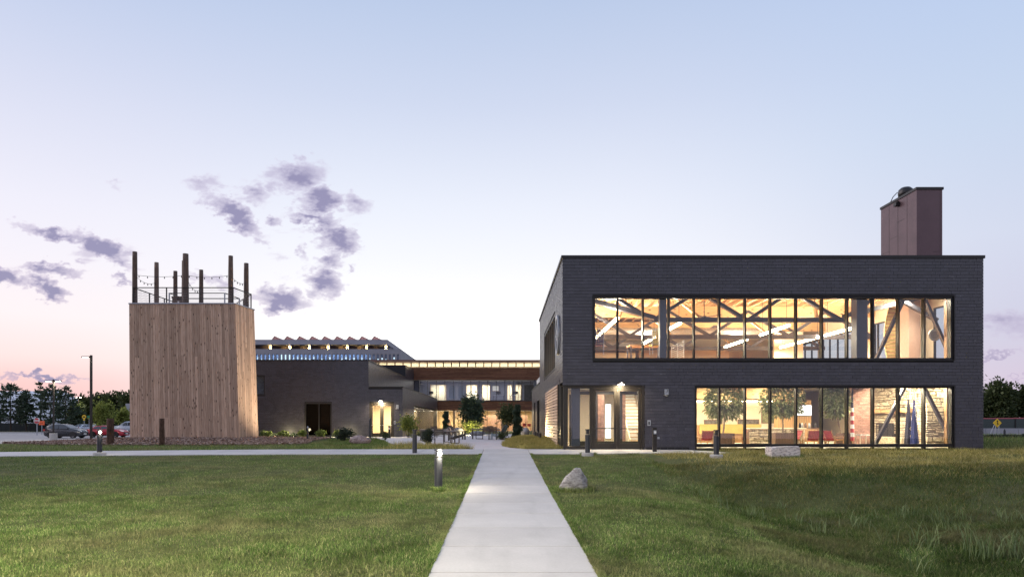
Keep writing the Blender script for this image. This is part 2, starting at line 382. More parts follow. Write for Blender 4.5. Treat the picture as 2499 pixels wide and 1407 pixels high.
M['car_red'] = mat('red_car_paint', (.40,.022,.04), .25, .1, .05)
M['car_white'] = mat('pale_blue_car_paint', (.50,.54,.62), .3, .1, .05)
M['car_glass'] = mat('car_window', (.03,.04,.055), .08, 0, .05, spec=.8)
M['lamp_lens'] = emis('headlamp_lens', (1,1,1), .15, (.7,.7,.7))
M['tail'] = mat('tail_lens', (.35,.02,.02), .2)
M['sign_red'] = mat('stop_sign_red', (.50,.02,.03), .4, 0, .05)
M['sign_orange'] = mat('orange_sheeting', (.85,.13,.035), .4, 0, .05)
M['sign_yellow'] = mat('yellow_sheeting', (.80,.50,.02), .4, 0, .05)
M['sign_green'] = mat('green_sheeting', (.02,.22,.11), .4, 0, .05)
M['bollard'] = mat('bollard_graphite', (.032,.035,.045), .45, .4, .12)
M['warm_lamp'] = emis('warm_lamp_lens', (1,.82,.5), 22)
M['white_lamp'] = emis('white_lamp_lens', (1,.93,.80), 30)
M['tube'] = emis('linear_light_tube', (1,.80,.50), 30)
M['screen'] = emis('screen_white', (.95,.97,1), 1.6)
M['chair_metal'] = mat('patio_furniture_bronze', (.05,.042,.042), .5, .4, .15)
M['table_top'] = mat('patio_table_top', (.28,.25,.26), .5, .1, .1)
M['canoe'] = mat('birch_canoe', (.62,.50,.20), .6, 0, .15)

# ------------------------------------------------------------------ mesh helpers
ORG = {}
def org(o): return ORG.get(o.name, Vector((0,0,0))) if o is not None else Vector((0,0,0))
class MB:
    def __init__(s): s.v = []; s.f = []
    def add(s, vs, fs):
        n = len(s.v); s.v += [tuple(x) for x in vs]; s.f += [tuple(i+n for i in f) for f in fs]; return s
    def box(s, x0, x1, y0, y1, z0, z1):
        return s.add([(x0,y0,z0),(x1,y0,z0),(x1,y1,z0),(x0,y1,z0),(x0,y0,z1),(x1,y0,z1),(x1,y1,z1),(x0,y1,z1)],
              [(3,2,1,0),(4,5,6,7),(0,1,5,4),(1,2,6,5),(2,3,7,6),(3,0,4,7)])
    def beam(s, p, q, w, h, up=(0,0,1)):
        p = Vector(p); q = Vector(q); d = (q-p).normalized(); up = Vector(up)
        if abs(d.dot(up)) > .98: up = Vector((1,0,0))
        a = d.cross(up).normalized()*w/2; b = a.cross(d).normalized()*h/2
        vs = [p-a-b, p+a-b, p+a+b, p-a+b, q-a-b, q+a-b, q+a+b, q-a+b]
        return s.add(vs, [(0,1,2,3),(7,6,5,4),(4,5,1,0),(5,6,2,1),(6,7,3,2),(7,4,0,3)])
    def tube(s, p, q, r0, r1=None, n=10, caps=True):
        if r1 is None: r1 = r0
        p = Vector(p); q = Vector(q); d = (q-p).normalized()
        up = Vector((0,0,1)) if abs(d.z) < .95 else Vector((1,0,0))
        a = d.cross(up).normalized(); b = a.cross(d).normalized(); vs = []
        for (c, r) in ((p, r0), (q, r1)):
            for i in range(n):
                t = 2*PI*i/n; vs.append(c + a*math.cos(t)*r + b*math.sin(t)*r)
        fs = [(i, n+i, n+(i+1)%n, (i+1)%n) for i in range(n)]
        if caps: fs += [tuple(range(n)), tuple(reversed(range(n, 2*n)))]
        return s.add(vs, fs)
    def lathe(s, c, prof, n=16):
        c = Vector(c); vs = []; fs = []
        for (r, z) in prof:
            for i in range(n):
                t = 2*PI*i/n; vs.append((c.x+r*math.cos(t), c.y+r*math.sin(t), c.z+z))
        for j in range(len(prof)-1):
            for i in range(n):
                k = (i+1) % n; fs.append((j*n+i, j*n+k, (j+1)*n+k, (j+1)*n+i))
        fs.append(tuple(reversed(range(n)))); fs.append(tuple(range((len(prof)-1)*n, len(prof)*n)))
        return s.add(vs, fs)
    def prism(s, poly, vec):
        vec = Vector(vec); n = len(poly); a = [Vector(p) for p in poly]; b = [p+vec for p in a]
        return s.add(a+b, [tuple(reversed(range(n))), tuple(range(n, 2*n))]+[(i,(i+1)%n,n+(i+1)%n,n+i) for i in range(n)])
    def quad(s, *p): return s.add(p, [tuple(range(len(p)))])
    def path(s, pts, r, n=6):
        for a, b in zip(pts, pts[1:]): s.tube(a, b, r, r, n)
        return s
    def build(s, name, m, parent=None, smooth=False, bevel=0.0, kind=None):
        o0 = org(parent)
        me = bpy.data.meshes.new(name)
        me.from_pydata([(x-o0.x, y-o0.y, z-o0.z) for x, y, z in s.v], [], s.f); me.update()
        if isinstance(m, str): m = M[m]
        me.materials.append(m)
        if smooth: me.polygons.foreach_set('use_smooth', [True]*len(me.polygons))
        return link(name, me, parent, kind, bevel)
def link(name, me, parent=None, kind=None, bevel=0.0):
    o = bpy.data.objects.new(name, me); COL.objects.link(o)
    if parent is not None: o.parent = parent; ORG[o.name] = org(parent)
    if bevel:
        b = o.modifiers.new('bevel', 'BEVEL'); b.width = bevel; b.segments = 2; b.limit_method = 'ANGLE'
    if kind: o['kind'] = kind
    return o
def thing(name, label, cat, loc=(0,0,0), group=None):
    o = bpy.data.objects.new(name, None); COL.objects.link(o); o.empty_display_size = .2
    o.location = loc; ORG[o.name] = Vector(loc); o['label'] = label; o['category'] = cat
    if group: o['group'] = group
    return o
def tag(o, label, cat, group=None):
    o['label'] = label; o['category'] = cat
    if group: o['group'] = group
    return o
def copy_thing(root, loc, rotz=0.0, label=None, scale=None, group=None):
    r = root.copy(); COL.objects.link(r); r.location = loc; r.rotation_euler = (0,0,rotz)
    if scale: r.scale = scale if isinstance(scale, tuple) else (scale,)*3
    if label: r['label'] = label
    if group: r['group'] = group
    def rec(src, dst):
        for ch in list(src.children):
            c = ch.copy(); COL.objects.link(c); c.parent = dst; rec(ch, c)
    rec(root, r); return r
def np_mesh(name, verts, faces, m, parent=None, kind=None, smooth=False):
    """verts (N,3) array, faces (F,k) array, all faces k-gons"""
    me = bpy.data.meshes.new(name); k = faces.shape[1]
    me.vertices.add(len(verts)); me.vertices.foreach_set('co', np.ascontiguousarray(verts, dtype=np.float32).ravel())
    me.loops.add(faces.size); me.loops.foreach_set('vertex_index', np.ascontiguousarray(faces, dtype=np.int32).ravel())
    me.polygons.add(len(faces)); me.polygons.foreach_set('loop_start', np.arange(0, faces.size, k, dtype=np.int32))
    me.polygons.foreach_set('loop_total', np.full(len(faces), k, dtype=np.int32))
    if smooth: me.polygons.foreach_set('use_smooth', np.ones(len(faces), dtype=bool))
    me.update(); me.validate()
    me.materials.append(M[m] if isinstance(m, str) else m)
    return link(name, me, parent, kind)
def light(name, kind, loc, power, col, parent=None, size=.3, rot=None, size_y=None, spot=None):
    L = bpy.data.lights.new(name, kind); L.energy = power; L.color = col
    if kind == 'AREA':
        L.size = size
        if size_y: L.shape = 'RECTANGLE'; L.size_y = size_y
    elif kind in ('POINT', 'SPOT'): L.shadow_soft_size = size
    if spot: L.spot_size = spot; L.spot_blend = .6
    o = bpy.data.objects.new(name, L); COL.objects.link(o)
    o0 = org(parent); o.location = Vector(loc) - o0
    if rot: o.rotation_euler = rot
    if parent is not None: o.parent = parent
    return o
WARM = (1, .83, .57)
WARM2 = (1, .86, .64)

def font_mesh(cu, parent, m_):
    o = bpy.data.objects.new('lettering', cu); COL.objects.link(o); dg = bpy.context.evaluated_depsgraph_get()
    me = bpy.data.meshes.new_from_object(o.evaluated_get(dg)); bpy.data.objects.remove(o)
    me.materials.clear(); me.materials.append(M[m_]); return link('lettering', me, parent)
# ------------------------------------------------------------------ terrain
def sst(v, lo, hi):
    t = np.clip((np.asarray(v, dtype=float)-lo)/(hi-lo), 0, 1); return t*t*(3-2*t)
def gz(x, y):
    x = np.asarray(x, dtype=float); y = np.asarray(y, dtype=float)
    z = np.interp(y, [-40,0,8,16.5,24,28,30.5,60,200,3000], [-.8,-.58,-.41,-.25,-.04,.07,.15,.2,.2,.2])
    s = sst(x, 2.6, 7.5)
    bank = 19.0 + .6*np.sin(x*.35+.5)
    z = z - .70*s*(1-sst(y, bank-1.6, bank+3.0)) + .06*s*sst(y, 20, 23)*(1-sst(y, 27, 30))
    z = z + s*.035*(np.sin(x*1.3+y*.7)+np.sin(y*1.9-x*.6))*(1-sst(y, 26, 30))
    z = z - (1-sst(x, -12, -3))*.02*np.sin(y*.6+x*.25)*(1-sst(y, 22, 26))
    lot = sst(-x, 27, 34)*sst(y, 38, 46)
    z = z*(1-lot) + (-.45)*lot
    z = z + .17*np.exp(-(((x+20.5)/6)**2+((y-45)/5)**2)**2)
    z = z + .30*np.exp(-(((x-1.55)/1.25)**2+((y-38.5)/5.5)**2)**2)*sst(y, 31.2, 33)
    return z
def gz1(x, y): return float(gz(x, y))
def in_poly(x, y, poly):
    ins = np.zeros(len(x), dtype=bool); n = len(poly); j = n-1
    for i in range(n):
        xi, yi = poly[i]; xj, yj = poly[j]
        c = ((yi > y) != (yj > y)) & (x < (xj-xi)*(y-yi)/((yj-yi) or 1e-9)+xi)
        ins ^= c; j = i
    return ins
PATH = [(-.87,3.5),(1.10,3.5),(1.10,28.0),(-.87,28.0)]
WALK = [(-48,20.6),(-34,23.9),(-26,25.6),(-19,26.8),(-10,27.75),(-.87,28.0),(1.10,28.0),(8.9,28.0),(9.3,28.35),(9.0,29.0),(8.2,30.35),(1.9,30.9),(-10,30.6),(-19,29.4),(-26,28.2),(-34,26.5),(-48,23.2)]
PATIO = [(-1.25,30.75),(1.15,30.82),(.35,32.3),(-.05,34.5),(.0,38),(.45,42),(.1,46),(.8,52),(1.6,60),(1.5,66),(-7.5,68),(-8.1,57),(-8.3,54.3),(-12,54.3),(-21,54.8),(-21,53),(-12.5,52.6),(-9.3,50),(-7.6,44),(-6.6,39.5),(-5.9,36.6),(-3.0,35.6),(-1.9,33.2)]
LOT = [(-35.4,61),(-35.0,47.5),(-38,43),(-46,40),(-70,36),(-160,36),(-160,128),(-35.4,128)]
MULCH = [(-31.5,43.5),(-29,39.5),(-25,36.6),(-19,35.9),(-13,36.6),(-11.2,39),(-12.5,45),(-13,52),(-20,54.5),(-25,54),(-31,50)]
HOUSE = [(2.8,30.75),(21.35,30.75),(21.35,62.5),(2.8,62.5)]

xs = np.concatenate([-np.geomspace(1600, 45, 22), np.arange(-42, 30.1, .5), np.geomspace(33, 1600, 24)])
ys = np.concatenate([[-60,-30,-15], np.arange(-8, 66.1, .5), np.geomspace(68, 3000, 26)])
gx, gy = np.meshgrid(xs, ys); zz = gz(gx, gy)
zz[(gx > 3.2) & (gx < 21) & (gy > 31.1) & (gy < 62)] -= .5
V = np.stack([gx.ravel(), gy.ravel(), zz.ravel()], 1); nx = len(xs); ny = len(ys)
ii, jj = np.meshgrid(np.arange(nx-1), np.arange(ny-1)); a = (jj*nx+ii).ravel()
F = np.stack([a, a+1, a+1+nx, a+nx], 1)
np_mesh('ground', V, F, 'soil', None, 'structure', True)

def sheet(name, poly, zoff, m, parent=None, kind='structure', step=1.0, thick=.14, zfun=None):
    zf = zfun or gz1
    bm = bmesh.new(); vs = [bm.verts.new((x, y, 0)) for x, y in poly]; bm.faces.new(vs)
    bmesh.ops.recalc_face_normals(bm, faces=bm.faces)
    x0 = min(p[0] for p in poly); x1 = max(p[0] for p in poly); y0 = min(p[1] for p in poly); y1 = max(p[1] for p in poly)
    for ax_, lo, hi in ((0, x0, x1), (1, y0, y1)):
        k = math.ceil(lo/step)*step
        while k < hi-1e-4:
            if k > lo+1e-4:
                co = (k,0,0) if ax_ == 0 else (0,k,0); no = (1,0,0) if ax_ == 0 else (0,1,0)
                bmesh.ops.bisect_plane(bm, geom=bm.verts[:]+bm.edges[:]+bm.faces[:], plane_co=co, plane_no=no, dist=1e-5)
            k += step
    for f in bm.faces:
        if f.normal.z < 0: f.normal_flip()
    if thick:
        r = bmesh.ops.extrude_face_region(bm, geom=bm.faces[:])
        low = [g for g in r['geom'] if isinstance(g, bmesh.types.BMVert)]
        top = set(low)
        for v_ in bm.verts: v_.co.z = zf(v_.co.x, v_.co.y)+zoff - (0 if v_ in top else thick)
    else:
        for v_ in bm.verts: v_.co.z = zf(v_.co.x, v_.co.y)+zoff
    bmesh.ops.recalc_face_normals(bm, faces=bm.faces)
    me = bpy.data.meshes.new(name); bm.to_mesh(me); bm.free(); me.materials.append(M[m])
    return link(name, me, parent, kind)

def holder(name, kind='structure'):
    o = bpy.data.objects.new(name, None); COL.objects.link(o); o['kind'] = kind; ORG[o.name] = Vector((0,0,0)); return o
# garden path: concrete slabs with recessed joints
path = holder('path')
y = 3.5
while y < 27.9:
    y1 = min(28.0, y+1.53)
    sheet('slab', [(-.87,y+.011),(1.10,y+.011),(1.10,y1-.011),(-.87,y1-.011)], .03, 'conc', path, None, .5)
    y = y1
walk = holder('pavement')
def walk_front(x): return float(np.interp(x, [-48,-34,-26,-19,-10,-.87,9.2], [20.6,23.9,25.6,26.8,27.75,28.0,28.0]))
def walk_back(x): return float(np.interp(x, [-48,-34,-26,-19,-10,1.9,8.2], [23.2,26.5,28.2,29.4,30.6,30.9,30.35]))
edges = [-48,-45,-42,-39,-36,-33,-30.3,-27.6,-24.9,-22.2,-19.5,-16.8,-14.1,-11.4,-8.7,-6.1,-3.5,-.87,1.10,3.6,6.1]
for a, b in zip(edges, edges[1:]):
    a2, b2 = a+.011, b-.011
    yf = .006 if (a >= -.9 and b <= 1.2) else 0
    sheet('slab', [(a2,walk_front(a2)+yf),(b2,walk_front(b2)+yf),(b2,walk_back(b2)),(a2,walk_back(a2))], .032, 'conc', walk, None, 1.0)
sheet('slab', [(6.106,28.0),(8.7,28.0),(9.2,28.25),(9.1,28.8),(8.2,30.3),(6.106,30.4)], .032, 'conc', walk, None, 1.0)
sheet('patio', PATIO, .028, 'patio', None, 'structure', 1.0)
sheet('parking_lot', LOT, .02, 'asphalt', None, 'structure', 4.0, .1)
sheet('mulch_bed', MULCH, .03, 'mulch_base', None, 'structure', .75, .1)
# kerb along the car park edge
kb = MB()
kpts = [(-70,35.8),(-46,39.8),(-38,42.8),(-34.85,47.3),(-35.2,61),(-35.2,80)]
for p, q in zip(kpts, kpts[1:]):
    n = max(1, int(math.dist(p, q)/3))
    for i in range(n):
        a_ = (p[0]+(q[0]-p[0])*i/n, p[1]+(q[1]-p[1])*i/n); b_ = (p[0]+(q[0]-p[0])*(i+.995)/n, p[1]+(q[1]-p[1])*(i+.995)/n)
        kb.beam((*a_, gz1(*a_)+.03), (*b_, gz1(*b_)+.03), .35, .2)
kb.build('kerb', 'conc', None, kind='structure')
mk = holder('parking_markings')
for k in range(7):
    yy = 52+k*2.8
    MB().box(-60,-42,yy,yy+.14,-.428,-.424).build('painted_line', 'white_line', mk)
for k in range(3):
    yy = 100+k*5
    MB().box(-92,-60,yy,yy+.3,-.428,-.424).build('painted_line', 'white_line', mk)

# ------------------------------------------------------------------ grass
def blades(x, y, h, w, lean, seg):
    n = len(x); z = gz(x, y); th = RNG.random(n)*2*PI; la = RNG.random(n)*2*PI
    ln = lean*h*RNG.random(n)**.7
    dx, dy = np.cos(th)*w/2, np.sin(th)*w/2; lx, ly = np.cos(la)*ln, np.sin(la)*ln
    zb = z-.015
    if seg == 1:
        v = np.stack([np.stack([x-dx,y-dy,zb],1), np.stack([x+dx,y+dy,zb],1), np.stack([x+lx,y+ly,z+h],1)], 1).reshape(-1,3)
        f = np.arange(3*n).reshape(-1,3)
    else:
        mx, my, mz = x+lx*.38, y+ly*.38, z+h*.62
        v = np.stack([np.stack([x-dx,y-dy,zb],1), np.stack([x+dx,y+dy,zb],1), np.stack([mx-dx*.7,my-dy*.7,mz],1),
                      np.stack([mx+dx*.7,my+dy*.7,mz],1), np.stack([x+lx,y+ly,z+h*.95],1)], 1).reshape(-1,3)
        b = (np.arange(n)*5)[:,None]
        f = np.concatenate([b+np.array([0,1,3]), b+np.array([0,3,2]), b+np.array([2,3,4])], 0)
    return v, f
def keep(x, y, extra=()):
    k = np.ones(len(x), dtype=bool)
    for p in (PATH, WALK, PATIO, MULCH, LOT, HOUSE)+tuple(extra): k &= ~in_poly(x, y, p)
    return k
def pts(n, d0, d1, p0=-450, p1=2950, power=1.0):
    d = d0+(d1-d0)*RNG.random(n)**power; px = p0+(p1-p0)*RNG.random(n)
    return (px-1228)*d/1666, d
def patch(x, y, f, seed):
    return np.sin(x*f+seed)*np.cos(y*f*1.3+seed*2)+.6*np.sin(x*f*2.3-y*f*1.7+seed*3)
# near lawn (bent blades) and mid lawn
x, y = pts(330000, 6.4, 15.5, -350, 2850, 1.1); k = keep(x, y); x, y = x[k], y[k]
rough = sst(x, 3.0, 6.5)
h = (.018+.036*RNG.random(len(x)))*(1+.3*patch(x, y, 1.1, 1))*(1+rough*(.5+.9*RNG.random(len(x))))
h *= np.where(RNG.random(len(x)) < .08, 1.7, 1.0)
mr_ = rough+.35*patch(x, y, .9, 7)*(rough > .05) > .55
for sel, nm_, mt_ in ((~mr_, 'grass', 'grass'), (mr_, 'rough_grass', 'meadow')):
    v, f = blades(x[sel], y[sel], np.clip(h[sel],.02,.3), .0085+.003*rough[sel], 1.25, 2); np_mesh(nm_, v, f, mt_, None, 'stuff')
x, y = pts(360000, 15.3, 31.5, -350, 2850); trough = np.exp(-((y-(18.9+.6*np.sin(x*.35+.5)))/1.5)**2)*sst(x, 5, 8.5)
k = keep(x, y) & ~((x > 5.5) & (y > 21.5)) & (RNG.random(len(x)) > .72*trough); x, y = x[k], y[k]
rough = sst(x, 3.5, 8)
h = (.022+.04*RNG.random(len(x)))*(1+.3*patch(x, y, .9, 2))*(1+rough*(.6+1.0*RNG.random(len(x))))
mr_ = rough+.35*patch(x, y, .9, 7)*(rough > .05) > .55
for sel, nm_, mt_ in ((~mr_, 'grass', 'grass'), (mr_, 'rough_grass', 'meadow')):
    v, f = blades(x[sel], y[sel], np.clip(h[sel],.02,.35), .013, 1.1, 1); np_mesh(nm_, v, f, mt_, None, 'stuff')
# unmown fringe along the path edges and round the foot of boulders and bollards
n = 42000; y = 6.5+21.5*RNG.random(n)**1.3; x = np.where(RNG.random(n) < .5, -.875-.09*RNG.random(n)**1.5, 1.105+.09*RNG.random(n)**1.5); k = RNG.random(n) < .35+.65*(patch(x, y, 1.9, 6) > -.2); x, y = x[k], y[k]
v, f = blades(x, y, .035+.05*RNG.random(len(x)), .010, .9, 2); np_mesh('grass', v, f, 'grass', None, 'stuff')
fx_pts = [(1.68,16.4,.40,.30,1500),(10.6,25.9,.58,.42,1300),(-1.55,16.35,.12,.12,500),(3.45,28-.3,.27,.27,300)]
bxs = []; bys = []
for (cx_, cy_, ra, rb2, nn) in fx_pts:
    a = RNG.random(nn)*2*PI; q = 1+.32*RNG.random(nn)**1.4; bxs.append(cx_+ra*q*np.cos(a)); bys.append(cy_+rb2*q*np.sin(a))
x = np.concatenate(bxs); y = np.concatenate(bys); k = keep(x, y); x, y = x[k], y[k]
v, f = blades(x, y, .06+.10*RNG.random(len(x)), .011, .9, 2); np_mesh('grass', v, f, 'grass', None, 'stuff')
# strip behind the pavement, beside the mulch
x = -44+44*RNG.random(60000); y = 23+14*RNG.random(60000); k = keep(x, y) & (y > np.interp(x, [-48,-34,-19,-10,2], [23,26.3,29.2,30.4,30.9])); x, y = x[k], y[k]
v, f = blades(x, y, .06+.08*RNG.random(len(x)), .016, .7, 1); np_mesh('grass', v, f, 'grass', None, 'stuff')
# dry meadow bank in front of the windows
n = 170000; x = 4.5+32*RNG.random(n); y = 20.3+11.5*RNG.random(n)
k = keep(x, y) & ((y > 22.2) | (RNG.random(n) < .35)) & (x > 6+4*RNG.random(n)*(y < 25)) & ~((x < 9.6) & (y > 27.6)); x, y = x[k], y[k]
h = (.05+.12*RNG.random(len(x))**1.6)*(1+.45*patch(x, y, .8, 4))
v, f = blades(x, y, np.clip(h,.03,.28), .012, 1.3, 1); np_mesh('meadow_grass', v, f, 'dry', None, 'stuff')
# sparse, short growth on the slope, in a darker copy of the dry tone
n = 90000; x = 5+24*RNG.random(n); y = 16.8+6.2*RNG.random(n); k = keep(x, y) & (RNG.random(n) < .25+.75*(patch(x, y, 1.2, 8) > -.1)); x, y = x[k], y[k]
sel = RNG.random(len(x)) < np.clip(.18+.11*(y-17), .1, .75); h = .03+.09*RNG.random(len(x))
v, f = blades(x[sel], y[sel], h[sel], .013, 1.3, 1); np_mesh('meadow_grass', v, f, 'dry_dark', None, 'stuff')
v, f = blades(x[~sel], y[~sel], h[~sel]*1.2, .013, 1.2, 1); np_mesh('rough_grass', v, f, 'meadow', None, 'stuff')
# grass beyond the right corner of the house
x = 21.3+34*RNG.random(40000); y = 30+30*RNG.random(40000)
v, f = blades(x, y, .12+.22*RNG.random(len(x)), .03, .8, 1); np_mesh('grass', v, f, 'grass', None, 'stuff')
# courtyard beds: ornamental grass mound and the bed left of the patio mouth
x = -.4+3.1*RNG.random(60000); y = 31+15*RNG.random(60000); k = keep(x, y); x, y = x[k], y[k]
v, f = blades(x, y, .10+.14*RNG.random(len(x)), .014, .9, 1); np_mesh('meadow_grass', v, f, 'dry', None, 'stuff')
x = -12+11.5*RNG.random(70000); y = 31+19*RNG.random(70000); k = keep(x, y) & (x > -10-(y-31)*.12); x, y = x[k], y[k]
tall = (x > -5.3+.8*patch(x, y, 1.3, 5)) & (y < 40)
h = (.09+.16*RNG.random(len(x)))*(1+.5*patch(x, y, .9, 3))*np.where(tall, 1, .5)
v, f = blades(x[tall], y[tall], np.clip(h[tall],.04,.35), .014, .9, 1); np_mesh('meadow_grass', v, f, 'dry', None, 'stuff')
v, f = blades(x[~tall], y[~tall], np.clip(h[~tall],.03,.2), .016, .9, 1); np_mesh('grass', v, f, 'grass', None, 'stuff')
# tall weeds in the rough right-hand swale
wp = [(1705,1212),(1722,1216),(1745,1226),(1768,1240),(1830,1262),(1842,1258),(1900,1245),(1985,1260),(2090,1275),(2095,1290),(2130,1262),(2165,1330),(2200,1262),(2215,1258),
      (2265,1330),(2290,1262),(2300,1280),(2350,1268),(2370,1352),(2390,1366),(2405,1345),(2420,1362),(2380,1330),(2470,1360),(2485,1345),(2495,1368),(2460,1275),(2440,1262),(2490,1270),(2250,1345),(2000,1300),(1950,1275),(2240,1400),(2330,1300),(2520,1350),(2560,1330),(2590,1290)]
vs = []; fs = []; nb = 0
for (px, py) in wp:
    d = 10.0
    for _ in range(12): d = d*.5+.5*(EYE-gz1(ax(px, d), d))*1666/(py-1029)
    n = RNG.integers(14, 26); big = 1.1 if py > 1320 else .8
    xx = ax(px, d)+RNG.normal(0, .10, n); yy = d+RNG.normal(0, .12, n)
    v, f = blades(xx, yy, (.22+.30*RNG.random(n))*big, .015+.009*RNG.random(n), .95, 2); vs.append(v); fs.append(f+nb); nb += len(v)
np_mesh('tall_weeds', np.concatenate(vs), np.concatenate(fs), 'weed', None, 'stuff')
# bark chips
n = 60000; x = -32+22*RNG.random(n); y = 35+20*RNG.random(n); k = in_poly(x, y, MULCH) & (RNG.random(n) < np.clip(1.25-(y-36)*.06, .15, 1)); x, y = x[k], y[k]; n = len(x)
c = np.stack([x, y, gz(x, y)+.04+.05*RNG.random(n)], 1)
a = RNG.normal(size=(n,3)); a[:,2] *= .35; a /= np.linalg.norm(a, axis=1)[:,None]; b = np.cross(a, RNG.normal(size=(n,3))); b /= np.linalg.norm(b, axis=1)[:,None]
a *= (.03+.07*RNG.random(n))[:,None]; b *= (.015+.02*RNG.random(n))[:,None]
v = np.stack([c-a-b, c+a-b, c+a+b, c-a+b], 1).reshape(-1,3); np_mesh('bark_mulch', v, np.arange(4*n).reshape(-1,4), 'chip', None, 'stuff')
# ------------------------------------------------------------------ shingle walls
BL, BH = .375, .1447
def courses(u0, u1, z0, z1, holes, L=BL, H=BH, seed=1):
    rnd = random.Random(seed); out = []; n = int(round((z1-z0)/H)); H = (z1-z0)/n
    for i in range(n):
        zl, zh = z0+i*H, z0+(i+1)*H
        off = (0 if i % 2 else .5)*L + rnd.choice((0, .12, -.1))*L
        segs = [(u0, u1)]
        for (a, b, c, d) in holes:
            if zh > c+.01 and zl < d-.01:
                ns = []
                for (s, e) in segs:
                    if b <= s or a >= e: ns.append((s, e)); continue
                    if a > s: ns.append((s, a))
                    if b < e: ns.append((b, e))
                segs = ns
        for (s, e) in segs:
            k = math.floor((s-off)/L)
            while off+k*L < e:
                a, b = max(s, off+k*L), min(e, off+(k+1)*L)
                if b-a > .03: out.append((a, b, zl, zh))
                k += 1
    return out
def shingle_verts(ln, h, g=.0035, lap=.007, t=.03):
    l = ln/2-g; k = h/2
    return [(-l,-lap,-k+.004),(l,-lap,-k+.004),(l,t,-k+.004),(-l,t,-k+.004),(-l,0,k-.006),(l,0,k-.006),(l,t,k-.006),(-l,t,k-.006)]
BOXF = [(3,2,1,0),(4,5,6,7),(0,1,5,4),(1,2,6,5),(2,3,7,6),(3,0,4,7)]
_bc = {}
def brick_wall(parent, holes, u0, u1, z0, z1, axis, plane, sgn, n_parts=0, seed=1):
    gg = .0035 if axis == 'x' else .010
    """axis 'x': wall in the xz plane facing -y at y=plane; axis 'y': wall in the yz plane, outward = sgn*x"""
    bl = courses(u0, u1, z0, z1, holes, seed=seed); rnd = random.Random(seed+9)
    def place(a, b, zl, zh):
        pr = rnd.uniform(-.004, .004)
        if axis == 'x': return Matrix.Translation(((a+b)/2, plane+pr, (zl+zh)/2))
        return Matrix.Translation((plane+pr, (a+b)/2, (zl+zh)/2)) @ Matrix.Rotation(PI/2 if sgn > 0 else -PI/2, 4, 'Z')
    if n_parts:
        bl.sort(key=lambda q: ((q[0]+q[1])/2)**2*(1 if axis == 'x' else .2)+((q[2]+q[3])/2-EYE)**2)
    o0 = org(parent)
    for (a, b, zl, zh) in bl[:n_parts]:
        key = (round(b-a, 2), round(zh-zl, 3))
        if key not in _bc:
            me = bpy.data.meshes.new('brick'); me.from_pydata(shingle_verts(key[0], key[1]), [], BOXF); me.materials.append(M['slate']); _bc[key] = me
        o = bpy.data.objects.new('brick', _bc[key]); COL.objects.link(o); o.parent = parent
        mt = place(a, b, zl, zh); o.location = mt.translation - o0; o.rotation_euler = mt.to_euler()
    rest = bl[n_parts:]; vs = []; fs = []
    for (a, b, zl, zh) in rest:
        mt = place(a, b, zl, zh); n = len(vs)
        vs += [mt @ Vector(q) for q in shingle_verts(b-a, zh-zl, gg)]; fs += [tuple(i+n for i in f) for f in BOXF]
    m = MB(); m.v = [tuple(q) for q in vs]; m.f = fs
    if vs: m.build('brick_courses', 'slate_i', parent, kind='stuff')
def wall_boxes(mb, u0, u1, z0, z1, holes, axis, p0, p1):
    us = sorted(set([u0, u1]+[h[i] for h in holes for i in (0, 1) if u0 < h[i] < u1])); zs = sorted(set([z0, z1]+[h[i] for h in holes for i in (2, 3) if z0 < h[i] < z1]))
    for a, b in zip(us, us[1:]):
        run = None
        for c, d in list(zip(zs, zs[1:]))+[(None, None)]:
            solid = c is not None and not any(h[0] <= a and h[1] >= b and h[2] <= c and h[3] >= d for h in holes)
            if solid: run = (run[0], d) if run else (c, d)
            elif run:
                if axis == 'x': mb.box(a, b, p0, p1, run[0], run[1])
                else: mb.box(p0, p1, a, b, run[0], run[1])
                run = None
def curtain(parent, x0, x1, z0, z1, y, mull, frame_w=.09, depth=.16, glass='glass', rails=(), mw=.07, mmat='black', axis='x', extra=0):
    """a glazed opening: frame (part) with panes and mullions as its sub-parts"""
    B = (lambda m, a, b, c, d, e, f: m.box(a, b, c, d, e, f)) if axis == 'x' else (lambda m, a, b, c, d, e, f: m.box(c, d, a, b, e, f))
    f = MB()
    B(f, x0, x1, y, y+depth, z1-frame_w, z1); B(f, x0, x1, y, y+depth, z0, z0+frame_w)
    B(f, x0, x0+frame_w, y, y+depth, z0+frame_w, z1-frame_w); B(f, x1-frame_w, x1, y, y+depth, z0+frame_w, z1-frame_w)
    w = f.build('window', mmat, parent)
    for m in mull: B(q := MB(), m-mw/2, m+mw/2, y+.004, y+depth-.004, z0+frame_w, z1-frame_w); q.build('mullion', mmat, w)
    xs_ = [x0+frame_w]+[e for m in mull for e in (m-mw/2, m+mw/2)]+[x1-frame_w]
    for a, b in zip(xs_[::2], xs_[1::2]):
        B(q := MB(), a, b, y+depth*.5, y+depth*.5+.012, z0+frame_w, z1-frame_w); q.build('pane', glass, w)
        for (ra, rb) in rails: B(q := MB(), a, b, y+.02, y+depth-.02, ra, rb); q.build('rail', mmat, w)
    return w

